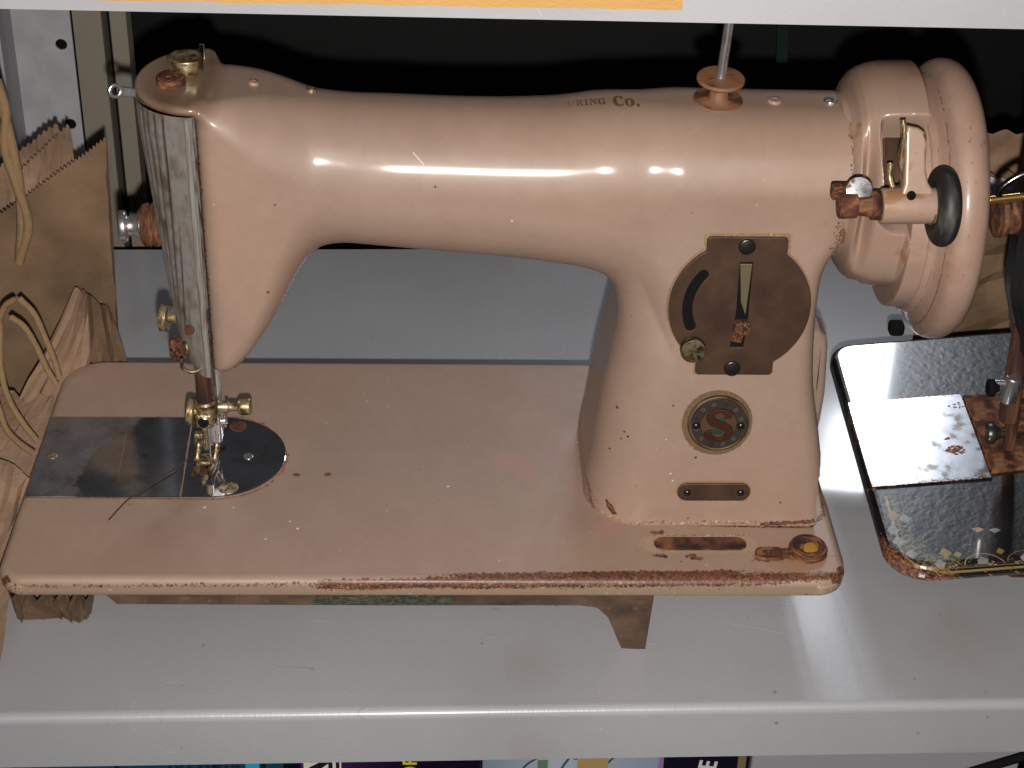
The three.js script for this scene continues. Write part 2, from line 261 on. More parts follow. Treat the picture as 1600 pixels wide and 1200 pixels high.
// --- the casting above the bed: head, arm and pillar as one surface, drawn from its front outline and its depth
const spline = (pts, step) => { const c = new THREE.CatmullRomCurve3(pts.map((p) => V(p[0], p[1], 0)), false, 'centripetal'), n = Math.round(c.getLength() / step); return c.getSpacedPoints(n).map((p) => [p.x, p.y]); };
const integral = (knots) => { const x0 = 0.14, d = 0.0005, t = [0]; for (let i = 1; i < 360; i++) { const x = x0 + (i - 0.5) * d; let k = 0; while (k < knots.length - 2 && x > knots[k + 1][0]) k++; const f = clamp((x - knots[k][0]) / (knots[k + 1][0] - knots[k][0]), 0, 1); t.push(t[i - 1] + d * lerp(knots[k][1], knots[k + 1][1], f * f * (3 - 2 * f) * 0.5 + f * 0.5)); } return (x) => { const k = clamp((x - x0) / d, 0, 358.999), i = Math.floor(k); return lerp(t[i], t[i + 1], k - i); }; };
const topRun = integral([[0.14, -0.012], [0.160, -0.018], [0.174, -0.0396], [0.254, 0.0484], [0.27, 0.05]]), depthRun = integral([[0.14, 0.06], [0.160, 0.06], [0.175, -0.0115], [0.257, 0.0734], [0.267, -0.03], [0.276, -0.02], [0.29, 0.01], [0.33, 0.01]]);
const ARM_TOP = (x) => 0.1822 + topRun(x) - topRun(0.21), ARM_DEPTH = (x) => 0.0314 + depthRun(x) - depthRun(0.19);
const armTop = []; for (let x = 0.254; x > 0.150; x -= 0.004) armTop.push([x, ARM_TOP(x) + 0.0016 * smoothstep(x, 0.236, 0.262)]);
const outline = [...spline([[0.0912, 0.0685], [0.0955, 0.0668], [0.1015, 0.0690], [0.1066, 0.0745], [0.1225, 0.0972], [0.1330, 0.1132], [0.1385, 0.1180], [0.1440, 0.1198], [0.1500, 0.1204], [0.1560, 0.1200], [0.1933, 0.1166], [0.2290, 0.1134], [0.2428, 0.1118], [0.2530, 0.1102], [0.2598, 0.1078], [0.2646, 0.1036], [0.2670, 0.0975], [0.2678, 0.0880], [0.2651, 0.0711], [0.2617, 0.0505], [0.2586, 0.0222], [0.2567, 0.0090], [0.2560, -0.0040]], 0.003), [0.2550, -0.06],
  [0.3660, -0.06], ...spline([[0.3652, -0.004], [0.3625, 0.018], [0.3590, 0.038], [0.3535, 0.066], [0.3518, 0.085], [0.3514, 0.108], [0.3524, 0.120], [0.3560, 0.1285], [0.3620, 0.1350], [0.3720, 0.1385]], 0.003), [0.4000, 0.140], [0.4000, 0.1845], ...spline([[0.3800, 0.1845], [0.3100, 0.1850], [0.2850, 0.1854], [0.2690, 0.1850], ...armTop, [0.1440, 0.1845], [0.1340, 0.1858], [0.1240, 0.1882], [0.1140, 0.1908], [0.1040, 0.1924], [0.0970, 0.1928], [0.0912, 0.1928]], 0.003)];
function poly(x, y) {
  let d = 1e9, s = 1;
  for (let i = 0, j = outline.length - 1; i < outline.length; j = i++) {
    const [ax, ay] = outline[i], [bx, by] = outline[j], ex = bx - ax, ey = by - ay, wx = x - ax, wy = y - ay, h = clamp((wx * ex + wy * ey) / (ex * ex + ey * ey), 0, 1);
    d = Math.min(d, (wx - ex * h) ** 2 + (wy - ey * h) ** 2);
    const a = y >= ay, b = y < by, c = ex * wy > ey * wx;
    if ((a && b && c) || (!a && !b && !c)) s = -s;
  }
  return s * Math.sqrt(d);
}
const AXIS = -0.089, FACE = 0.103;
const pillarZ = (y) => -0.0395 - FACE * y;
function column(x, y) {                                             // outline distance, half depth, rounding
  const p = poly(x, y), arm = ARM_DEPTH(x);
  const side = 1 - smoothstep(x, 0.106, 0.146), pil = x < 0.23 ? 0 : Math.max(smoothstep(x, 0.273, 0.292), 1 - smoothstep(y, 0.080, 0.118));
  const high = smoothstep(y, 0.13, 0.165);
  const pd = lerp(0.0495 - FACE * Math.min(y, 0.155), 0.0362, high);
  const h = arm + side * (0.0342 - arm) + pil * (pd - arm);
  let r = lerp(0.0308, lerp(0.0085, lerp(0.0095, 0.021, smoothstep(x, 0.094, 0.120)), smoothstep(y, 0.12, 0.175)), side);
  r = lerp(r, lerp(lerp(0.026, 0.0085, smoothstep(x, 0.29, 0.34)), 0.0308, high), pil);
  return [p, h, Math.min(r, h - 0.001), lerp(Math.min(r, h - 0.001), 0.026, side * smoothstep(y, 0.12, 0.16))];
}
function solid(c, x, y, z) {
  const [p, h] = c, r = z < AXIS ? c[3] : c[2], q = Math.abs(z - AXIS) - h, a = Math.max(p + r, 0), b = Math.max(q + r, 0);
  let d = Math.hypot(a, b) - r + Math.min(Math.max(p + r, q + r), 0);
  if (x < 0.13) {                                                   // the rounded cap over the face plate
    const e = (Math.hypot((x - 0.0905) / (x > 0.0905 ? 0.008 : 0.0262), (z - AXIS) / 0.0322) - 1) * 0.026, t = Math.abs(y - 0.1906) - 0.0020, n = Math.hypot(Math.max(e + 0.0018, 0), Math.max(t + 0.0018, 0)) - 0.0018 + Math.min(Math.max(e + 0.0018, t + 0.0018), 0), k = 0.003;
    const m = clamp(0.5 + 0.5 * (n - d) / k, 0, 1); d = lerp(n, d, m) - k * m * (1 - m);
  }
  return d;
}
const body = (x, y, z) => solid(column(x, y), x, y, z);
function surfaceNet() {
  const s = 0.002, x0 = 0.060, y0 = -0.006, z0 = AXIS - 0.054, nx = 151, ny = 102, nz = 55, F = new Float32Array(nx * ny * nz), id = (i, j, k) => (k * ny + j) * nx + i;
  for (let j = 0; j < ny; j++) for (let i = 0; i < nx; i++) { const c = column(x0 + i * s, y0 + j * s); for (let k = 0; k < nz; k++) F[id(i, j, k)] = solid(c, x0 + i * s, y0 + j * s, z0 + k * s); }
  const vert = new Int32Array(nx * ny * nz).fill(-1), P = [], ix = [], C = [[0, 0, 0], [1, 0, 0], [0, 1, 0], [1, 1, 0], [0, 0, 1], [1, 0, 1], [0, 1, 1], [1, 1, 1]], E = [];
  for (let a = 0; a < 8; a++) for (const b of [1, 2, 4]) if (!(a & b)) E.push([a, a | b]);
  for (let k = 0; k < nz - 1; k++) for (let j = 0; j < ny - 1; j++) for (let i = 0; i < nx - 1; i++) {
    const f = C.map((c) => F[id(i + c[0], j + c[1], k + c[2])]); let n = 0, x = 0, y = 0, z = 0;
    for (const [a, b] of E) if ((f[a] < 0) !== (f[b] < 0)) { const t = f[a] / (f[a] - f[b]); n++; x += lerp(C[a][0], C[b][0], t); y += lerp(C[a][1], C[b][1], t); z += lerp(C[a][2], C[b][2], t); }
    if (n) { vert[id(i, j, k)] = P.length / 3; P.push(x0 + (i + x / n) * s, y0 + (j + y / n) * s, z0 + (k + z / n) * s); }
  }
  const quad = (a, b, c, d, flip) => { if (a < 0 || b < 0 || c < 0 || d < 0) return; flip ? ix.push(a, c, b, b, c, d) : ix.push(a, b, c, b, d, c); };
  for (let k = 1; k < nz - 1; k++) for (let j = 1; j < ny - 1; j++) for (let i = 1; i < nx - 1; i++) {
    const f = F[id(i, j, k)] < 0;
    if (f !== F[id(i + 1, j, k)] < 0) quad(vert[id(i, j - 1, k - 1)], vert[id(i, j, k - 1)], vert[id(i, j - 1, k)], vert[id(i, j, k)], !f);
    if (f !== F[id(i, j + 1, k)] < 0) quad(vert[id(i - 1, j, k - 1)], vert[id(i - 1, j, k)], vert[id(i, j, k - 1)], vert[id(i, j, k)], !f);
    if (f !== F[id(i, j, k + 1)] < 0) quad(vert[id(i - 1, j - 1, k)], vert[id(i, j - 1, k)], vert[id(i - 1, j, k)], vert[id(i, j, k)], !f);
  }
  const N = new Float32Array(P.length), uv = [], e = 0.0012;
  for (let v = 0; v < P.length; v += 3) {
    let n;
    for (let it = 0; it < 4; it++) {
      const x = P[v], y = P[v + 1], z = P[v + 2], q = it < 3 ? 0.0003 : e, c = column(x, y);
      n = V(body(x + q, y, z) - body(x - q, y, z), body(x, y + q, z) - body(x, y - q, z), solid(c, x, y, z + q) - solid(c, x, y, z - q)).divideScalar(2 * q);
      if (it < 3) { const l = Math.max(n.lengthSq(), 0.3), st = clamp(solid(c, x, y, z) / l, -0.001, 0.001); P[v] -= n.x * st; P[v + 1] -= n.y * st; P[v + 2] -= n.z * st; }
    }
    n.normalize(); N[v] = n.x; N[v + 1] = n.y; N[v + 2] = n.z;
    uv.push((P[v] - 0.05) / 0.33, (P[v + 1] + 0.012) / 0.22);
  }
  const g = new THREE.BufferGeometry();
  g.setAttribute('position', new THREE.Float32BufferAttribute(P, 3)); g.setAttribute('normal', new THREE.BufferAttribute(N, 3)); g.setAttribute('uv', new THREE.Float32BufferAttribute(uv, 2)); g.setIndex(ix);
  return g;
}
const dial = [[0.3008,0.1396], [0.3348,0.1399], [0.3355,0.1319], [0.3009,0.1317], [0.2862,0.1074], [0.3466,0.1078], [0.2997,0.0759], [0.3330,0.0761], [0.3167,0.1076]];
const badgeAt = [0.3117,0.0521], serialAt = [0.3121,0.0178];
const bodyCanvas = canvasOf(1650, 1100, paintTan(1.65, 1.1, 8), (ctx) => {
  const P = painter(ctx, (x) => (x - 50) * 5, (y) => 1100 - (y + 12) * 5, 11), { r } = P, mm = (p) => [p[0] * 1000, p[1] * 1000];
  // dirt creeping out from under the plates
  const ringOf = (c, rx, ry) => Array.from({ length: 33 }, (_, i) => [c[0] + rx * Math.cos(i / 32 * 6.2832), c[1] + ry * Math.sin(i / 32 * 6.2832)]);
  const D = mm(dial[8]), R = (dial[5][0] - dial[4][0]) * 500;
  P.line(ringOf(D, R, R), 1.6, 'rgba(120,92,66,.55)'); P.along(ringOf(D, R + 0.2, R + 0.2), 500, 0.5, 0.25, [...OCHRE, '#7a5e44']);
  const tab = [dial[3], dial[0], dial[1], dial[2]].map(mm); P.line(tab, 1.7, 'rgba(140,110,78,.8)'); P.along(tab, 700, 0.7, 0.3, [...OCHRE, '#b09a74', '#7e6246']);
  const tab2 = [[dial[6][0], dial[6][1] + 0.008], dial[6], dial[7], [dial[7][0], dial[7][1] + 0.008]].map(mm); P.line(tab2, 1.2, 'rgba(140,112,80,.8)'); P.along(tab2, 200, 0.5, 0.25, OCHRE);
  const Bd = mm(badgeAt); P.line(ringOf([Bd[0] - 0.4, Bd[1] - 0.2], 14.0, 14.4), 3.0, '#705840'); P.along(ringOf([Bd[0] - 0.6, Bd[1] - 0.4], 14.6, 15), 1100, 0.7, 0.35, ['#705840', '#665038', '#7a644a', '#5a4632']);
  const Sr = mm(serialAt); P.line([[Sr[0] - 12, Sr[1]], [Sr[0] + 12, Sr[1]]], 10, 'rgba(150,112,70,.75)'); P.along([[Sr[0] - 15, Sr[1] - 4.8], [Sr[0] + 15, Sr[1] - 4.8]], 240, 0.5, 0.4, OCHRE);
  // seam by the face plate
  P.soft(80, 191, 15, '104,80,60', 0.85); P.soft(94, 192, 9, '104,80,60', 0.7); P.line([[91.6, 66], [91.4, 184]], 1.1, '#6e4a30'); P.along([[92, 66], [91.8, 184]], 700, 0.6, 0.4, ['#6e4a30', '#8a5c38', '#523422']);
  P.along([[93, 68], [101, 70], [106, 76]], 120, 0.8, 0.4, ['#6a4a38', '#7e5c46']);
  // end of the arm by the wheel: rust
  P.along([[359.5, 128], [359.8, 186]], 900, 1.0, 0.5, [...RUST, ...OCHRE]); P.along([[358, 128], [358.5, 150]], 500, 2.4, 0.4, [...RUST, '#8a6a54']);
  // base of the pillar
  P.along([[257, 10], [260, -1]], 120, 0.8, 0.5, ['#7a4c38', '#8a5c40', '#5e3a2a']); P.along([[262, 1], [366, 1.5]], 600, 0.9, 0.5, [...OCHRE, '#8a6a54', '#c4a88e']);
  P.fill([[265, 9], [268, 6], [270, 3.4], [268, 2.6], [265.4, 5.2]], '#4a2e24'); P.along([[265.5, 8], [269, 4]], 60, 0.6, 0.6, RUST);
  P.along([[335, 0.6], [364, 2.5]], 500, 0.8, 0.6, RUST); P.along([[364, 2], [365.5, 9]], 200, 0.8, 0.6, [...RUST, ...OCHRE]);
  // chips, specks, scratches
  for (const p of [[0.1880,0.1585], [0.1224,0.1507], [0.1176,0.1097], [0.2915,0.0601], [0.3030,0.0346], [0.3016,0.0036], [0.3425,0.0119], [0.2681,0.0535], [0.2714,0.0440], [0.2702,0.0402], [0.2729,0.0424], [0.2657,0.0328]]) P.dot(p[0] * 1000, p[1] * 1000, 0.5, '#4a2c20');
  for (const p of [[0.0976,0.1511], [0.2894,0.0435], [0.2924,0.0265], [0.2935,0.0229], [0.2197,0.1438]]) P.dot(p[0] * 1000, p[1] * 1000, 0.4, '#e8d2ba');
  const s0 = [0.1789,0.1711], s1 = [0.1833,0.1670]; P.line([[s0[0] * 1000, s0[1] * 1000], [s1[0] * 1000, s1[1] * 1000]], 0.35, '#e0c4a8');
  for (let i = 0; i < 70; i++) P.dot(92 + r() * 270, r() * 190, 0.1 + r() * r() * 0.28, r() < 0.5 ? '#d9c4b0' : '#604436');
  for (let i = 0; i < 30; i++) { const x = 95 + r() * 260, y = 20 + r() * 160, t = r() * 6, l = 1 + r() * 4; P.line([[x, y], [x + Math.cos(t) * l, y + Math.sin(t) * l]], 0.1, r() < 0.6 ? 'rgba(224,204,184,.45)' : 'rgba(90,64,50,.45)'); }
});
const bodyRough = texture(canvasOf(512, 512, (u, v) => grey(0.62 + 0.3 * fbm(u * 14, v * 14, 5))), false);
const bodyPaint = phys({ map: texture(bodyCanvas), roughnessMap: bodyRough, roughness: 0.68, clearcoat: 0.5, clearcoatRoughness: 0.14 });
const casting = part('arm_casting', surfaceNet(), bodyPaint, machine);
// onto the sloping front of the pillar
const faceTilt = -Math.atan(FACE);
const onFace = (g, x, y, proud = 0) => g.rotateX(faceTilt).translate(x, y, pillarZ(y) + proud);
function screw(parent, at, dir, r, m = M.steel, h = 0.0012, name = 'screw') {
  const turn = new THREE.Quaternion().setFromUnitVectors(V(0, 0, 1), V(...dir).normalize());
  const s = Math.random, head = plate(shapeOf(roundRect(-r, -r, r, r, r * 0.99, 8), [roundRect(-r * 0.8, -r * 0.13, r * 0.8, r * 0.13, r * 0.02, 1)]), h, Math.min(0.0003, h * 0.3));
  const floor = new THREE.CircleGeometry(r * 0.9, 20).translate(0, 0, h * 0.45);
  return part(name, [head.rotateZ(0.6 + at[0] * 40).applyQuaternion(turn).translate(...at), floor.applyQuaternion(turn).translate(...at)], m, parent);
}
// --- chrome face plate with upright ribs
const faceTex = texture(noiseCanvas(512, 6, [[0.2, [104, 86, 70]], [0.4, [134, 126, 120]], [0.6, [152, 148, 146]], [0.8, [124, 110, 96]]], 17, 6, 1));
{
  const wide = (y) => lerp(lerp(0.0105, 0.0172, smoothstep(y, 0.06, 0.082)), 0.0262, clamp((y - 0.08) / 0.1, 0, 1));
  const shade = [];
  const g = grid(520, 90, (u, v) => {
    const y = lerp(0.0670, 0.1892, v), t = lerp(-1.5708, 1.5708, u), a = wide(y) - 0.0003, fade = smoothstep(y, 0.080, 0.100) * (1 - smoothstep(y, 0.1865, 0.189)) * (1 - smoothstep(Math.abs(t), 1.12, 1.26));
    const ph = (t + 0.42 * (1 - v) ** 2) * 6.6, f = ph - Math.floor(ph) - 0.5, groove = Math.exp(-((f / 0.17) ** 2)) * fade;
    const soft = Math.sqrt(Math.max(0, 1 - Math.abs(Math.sin(t)) ** 2.6)), nx = Math.cos(t) / a, nz = Math.sin(t) / 0.0333, l = Math.hypot(nx, nz), rib = 0.0004 - 0.0010 * groove;
    const dirtAndShade = 1 - groove * (0.68 + 0.3 * fbm(u * 60, v * 14, 3)); shade.push(dirtAndShade, dirtAndShade * 0.97, dirtAndShade * 0.93);  // grooves darkened in colour for dirt and for shade between ribs
    return [0.0912 - a * soft - rib * fade * nx / l, y, AXIS + Math.sin(t) * 0.0333 + rib * fade * nz / l, u * 3, v * 2];
  });
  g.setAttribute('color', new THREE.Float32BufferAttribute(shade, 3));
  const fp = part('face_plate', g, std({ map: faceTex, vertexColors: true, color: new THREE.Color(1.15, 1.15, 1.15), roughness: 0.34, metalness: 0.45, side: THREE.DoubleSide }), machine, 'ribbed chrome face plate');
  part('edge_strip', tube([[0.0902, 0.068, -0.0552], [0.0896, 0.1, -0.0551], [0.0892, 0.15, -0.0551], [0.0890, 0.1885, -0.0560]], 0.0012, 30, 8), std({ map: faceTex, color: new THREE.Color(1.4, 1.4, 1.4), roughness: 0.25, metalness: 0.4 }), fp);
  screw(fp, [0.0835, 0.0905, -0.0572], [-0.35, 0.1, 1], 0.0022, M.darkRust);
  part('thread_guide', tube([[0.080, 0.083, -0.058], [0.0815, 0.0845, -0.0545], [0.0825, 0.080, -0.054], [0.0815, 0.078, -0.0575]], 0.0009, 20, 6), M.gold, fp);
  part('thread_guide', tube([[0.0775, 0.071, -0.064], [0.079, 0.0705, -0.0575], [0.083, 0.070, -0.0555], [0.0865, 0.0705, -0.0575], [0.087, 0.071, -0.062]], 0.0009, 24, 6), M.gold, fp);
}
// --- knobs and levers at the head
{
  const c = [0.0651,0.1206,-0.0960];
  const t = part('tension_knob', turned([[-0.001, 0.0085], [0.003, 0.0098], [0.0045, 0.0098], [0.005, 0.0085], [0.0058, 0.0096], [0.0086, 0.0094], [0.0102, 0.0070]], [c[0] + 0.0045, c[1], c[2]], [-1, -0.02, 0.1], 36), M.rust, machine, 'rust covered thread tension disc');
  part('thumb_nut', turned([[0.0098, 0.006], [0.0106, 0.0068], [0.0115, 0.0050], [0.0155, 0.0044], [0.0158, 0.0064], [0.0166, 0.0070], [0.0186, 0.0070], [0.0194, 0.0062], [0.0194, 0]], [c[0] + 0.0045, c[1], c[2]], [-1, -0.02, 0.1], 36), M.steel, t, 'pale metal thumb nut');
  const d = [0.0665,0.0746,-0.0940];
  part('side_screw', [turned([[0, 0], [0, 0.0055], [0.0005, 0.0062], [0.0034, 0.0062], [0.004, 0.0055], [0.004, 0]], [d[0] - 0.002, d[1], d[2]], [1, 0, 0.12], 30), rod([d[0], d[1], d[2]], [d[0] + 0.011, d[1], d[2]], 0.0022)], M.gold, machine, 'knurled side screw');
  const e = [0.0706,0.0576,-0.0960];
  part('lever_stub', box(e[0] - 0.0035, e[1] - 0.006, e[2] - 0.003, e[0] + 0.005, e[1] + 0.0055, e[2] + 0.003, 0.002), M.darkRust, machine, 'rusty lever end behind the head');
  const l0 = [0.0540,0.1836,-0.0950], l1 = [0.0638,0.1811,-0.0950];
  const lev = plate(shapeOf([...Array.from({ length: 17 }, (_, i) => [0.0032 * Math.cos(0.7 + i / 16 * 4.9), 0.0032 * Math.sin(0.7 + i / 16 * 4.9)]), [0.0165, -0.0021], [0.0165, 0.0016]], [Array.from({ length: 16 }, (_, i) => [0.0017 * Math.cos(i / 16 * 6.283), 0.0017 * Math.sin(i / 16 * 6.283)])]), 0.0024, 0.0004).rotateY(0.5).rotateX(-0.3).rotateZ(-0.16);
  part('take_up_lever', lev.translate(l0[0], l0[1], l0[2]), M.steel, machine, 'chrome take up lever with an eye');
  const k = [0.0849,0.1973,-0.0930], n = [0.0805,0.1889,-0.0920];
  const nut = part('presser_nut', turned([[-0.002, 0.0062], [0.0030, 0.0060], [0.0037, 0.0053], [0.0037, 0.0034], [0.0028, 0.0030], [0.0028, 0]], [n[0] - 0.0005, 0.1922, n[2] + 0.010], [0, 1, 0], 36), M.rust, machine, 'rusty regulator nut on the head');
  const cap = part('presser_cap', turned([[-0.0085, 0.0036], [-0.0045, 0.0040], [-0.004, 0.0060], [-0.003, 0.0072], [0.0022, 0.0074], [0.003, 0.0066], [0.0024, 0.0045], [0.0024, 0]], [k[0], k[1], k[2]], [0, 1, 0], 36), M.gold, machine, 'knurled brass cap on the head');
  const p0 = [0.0893,0.1892,-0.1120], p1 = [0.0901,0.1978,-0.1120];
  part('thread_pin', box(p0[0] - 0.0012, 0.190, p0[2] - 0.0006, p0[0] + 0.0012, p1[1], p0[2] + 0.0006, 0.0004), M.chrome, machine);
  // needle side
  const a0 = [0.0825,0.0555,-0.0820], a1 = [0.0827,0.0331,-0.0820], b0 = [0.0897,0.0569,-0.0880], b1 = [0.0878,0.0221,-0.0880];
  part('needle_bar', rod([a0[0] + 0.0012, 0.072, -0.082], [a1[0] + 0.0004, 0.0275, -0.082], 0.0036), M.darkRust, machine);
  part('presser_bar', rod([b0[0] - 0.001, 0.076, -0.090], [b1[0], 0.018, -0.090], 0.0032), M.steel, machine);
  part('bar_bush', rod([0.0915, 0.066, -0.084], [0.0915, 0.0735, -0.084], 0.0052), M.gold, machine);
  const q = [0.0839,0.0344,-0.0800];
  const cl = part('needle_clamp', [turned([[-0.006, 0.003], [-0.0055, 0.0052], [0.0045, 0.0056], [0.0055, 0.004]], [q[0], q[1], q[2]], [0, 1, 0], 30), box(q[0] - 0.0045, q[1] - 0.007, q[2] - 0.001, q[0] + 0.004, q[1] + 0.001, q[2] + 0.006, 0.0018)], M.gold, machine);
  const s0 = [0.0776,0.0350,-0.0780];
  part('clamp_screw', [rod([s0[0] - 0.0022, s0[1], s0[2]], [s0[0] + 0.0014, s0[1] - 0.0002, s0[2]], 0.0064, 28, 0.0006), rod([s0[0], s0[1], s0[2]], [q[0], s0[1], s0[2]], 0.0024)], M.gold, cl);
  screw(cl, [q[0] - 0.0005, q[1] - 0.003, q[2] + 0.006], [0, 0.2, 1], 0.0026, M.chrome);
  const w1 = [0.1011,0.0333,-0.0840];
  part('thumb_screw', turned([[0, 0.0030], [0.0075, 0.0030], [0.0077, 0.0020], [0.0118, 0.0020], [0.0122, 0.0032], [0.0134, 0.0040], [0.0172, 0.0040], [0.0182, 0.0030], [0.0182, 0]], [w1[0] - 0.0152, w1[1], -0.084], [1, 0.02, 0], 28), M.gold, machine);
  const h0 = [0.0859,0.0220,-0.0860];
  part('foot_clamp', [box(h0[0] - 0.0026, h0[1] - 0.009, -0.0905, h0[0] + 0.0036, h0[1] + 0.006, -0.0835, 0.0012), rod([h0[0], h0[1] + 0.001, -0.087], [h0[0] + 0.006, h0[1] + 0.002, -0.087], 0.0022)], M.steel, machine);
  const f = [0.0813,0.0022,-0.0845];
  const toe = (s) => tube([[f[0] + s * 0.0042 + 0.001, 0.0105, f[2] - 0.003], [f[0] + s * 0.0040, 0.0035, f[2] + 0.001], [f[0] + s * 0.0032, 0.0022, f[2] + 0.007], [f[0] + s * 0.0026, 0.0034, f[2] + 0.0105]], 0.0017, 24, 8).translate(0, 0.0004, 0);
  part('presser_foot', [box(f[0] - 0.0055, 0.0080, f[2] - 0.008, f[0] + 0.0062, 0.0150, f[2] - 0.004, 0.001), box(f[0] - 0.0016, 0.006, f[2] - 0.0075, f[0] + 0.0016, 0.022, f[2] - 0.0032, 0.0012), toe(-1), toe(1), box(f[0] - 0.0055, 0.0014, f[2] - 0.006, f[0] + 0.0055, 0.0034, f[2] + 0.002, 0.0008)], M.gold, machine, 'brass coloured presser foot');
  part('needle', turned([[0, 0], [0.004, 0.0004], [0.02, 0.0006], [0.028, 0.0009], [0.03, 0]], [q[0] + 0.0005, 0.002, -0.080], [0, 1, 0], 10), M.steel, machine);
}
// --- needle plate and slide plate, flush in the bed
{
  const plateTex = texture(canvasOf(1024, 512, (u, v) => { const n = fbm(u * 14, v * 9, 6), d = fbm(u * 60, v * 40, 3); return ramp(n * 0.75 + d * 0.25, [[0.25, [140, 138, 140]], [0.42, [158, 160, 166]], [0.7, [172, 174, 182]]]); }, (x, w, h) => {
    const r = rnd(77); for (let i = 0; i < 240; i++) { x.fillStyle = r() < 0.4 ? '#e6e6ea' : ['#5e4434', '#7a5238', '#8a8078'][Math.floor(r() * 3)]; x.beginPath(); x.ellipse(r() * w, r() * h, 0.6 + r() * 2, 0.6 + r() * 1.6, r() * 3, 0, 7); x.fill(); }
    x.strokeStyle = 'rgba(235,235,245,.55)'; for (let i = 0; i < 36; i++) { const a = r() * w, b = r() * h; x.lineWidth = 0.5 + r(); x.beginPath(); x.moveTo(a, b); x.lineTo(a + (r() - 0.5) * 60, b + (r() - 0.5) * 90); x.stroke(); }
    x.strokeStyle = '#dcdce4'; x.lineWidth = 2; x.beginPath(); x.moveTo(w * 0.335, h * 0.2); x.lineTo(w * 0.352, h * 0.82); x.stroke();
    for (const [u, v, s] of [[0.43, 0.5, 9], [0.72, 0.42, 16], [0.69, 0.62, 22], [0.74, 0.7, 12]]) { x.fillStyle = 'rgba(120,72,42,.75)'; for (let i = 0; i < 40; i++) { x.beginPath(); x.ellipse(u * w + (r() - 0.5) * s * 2, v * h + (r() - 0.5) * s * 2, r() * s * 0.35, r() * s * 0.3, 0, 0, 7); x.fill(); } }
  }));
  const reflectionRough = texture(canvasOf(512, 256, (u, v) => { const e = u - 0.20 - 0.16 * (1 - Math.cos((v - 0.2) * 2.2)) + 0.05 * (fbm(u * 30, v * 20, 3) - 0.5), k = 1 - smoothstep(e, -0.012, 0.02), s = fbm(u * 26, v * 2, 4); return grey(lerp(0.08 + 0.04 * fbm(u * 40, v * 30, 3), 0.40 + 0.16 * (s - 0.5), k)); }), false);  // rougher left of an arc, imitating a pale reflection on the plate
  const pm = std({ map: plateTex, roughnessMap: reflectionRough, roughness: 1, metalness: 0.92 });
  const flat = (pts, up) => { const g = plate(shapeOf(pts.map(([x, z]) => [x, -z])), 0.0012, 0.0003).rotateX(-Math.PI / 2).translate(0, up - 0.0012, 0); const p = g.attributes.position, u = []; for (let i = 0; i < p.count; i++) u.push(p.getX(i) / 0.12, 1 - (p.getZ(i) + 0.126) / 0.068); g.setAttribute('uv', new THREE.Float32BufferAttribute(u, 2)); return g; };
  const zT = -0.1248, zB = -0.0594;
  part('slide_plate', flat([[0.0022, zB], [0.0022, zT], [0.0700, zT], [0.0722, zB]], 0.0005), pm, machine);
  const end = [[0.0726, zB], [0.0704, zT]]; for (let i = 0; i <= 28; i++) { const t = Math.PI / 2 - i / 28 * Math.PI; end.push([0.0850 + 0.0327 * Math.cos(t) ** 1, (zT + zB) / 2 - (zB - zT) / 2 * Math.sin(t)]); }
  const np = part('needle_plate', flat(end, 0.0006), pm, machine);
  for (const [p, r, m] of [[[0.0928,0.0000,-0.1167], 0.0042, M.darkRust], [[0.1001,0.0000,-0.0914], 0.0023, M.steel], [[0.0934,0.0000,-0.0663], 0.0045, M.gold]]) screw(np, [p[0], 0.0003, p[2]], [0, 1, 0], r, m, 0.0008);
  const sp = [0.0089,0.0000,-0.0914]; screw(machine, [sp[0], 0.0002, sp[2]], [0, 1, 0], 0.0023, M.gold, 0.0008);
  const fd = [0.0802,0.0000,-0.0819]; part('feed_dog', [0, 1, 2].map((k) => box(fd[0] - 0.005 + k * 0.004, 0.0004, fd[2] - 0.006, fd[0] - 0.003 + k * 0.004, 0.0013, fd[2] + 0.006, 0.0003)), M.rust, np);
}
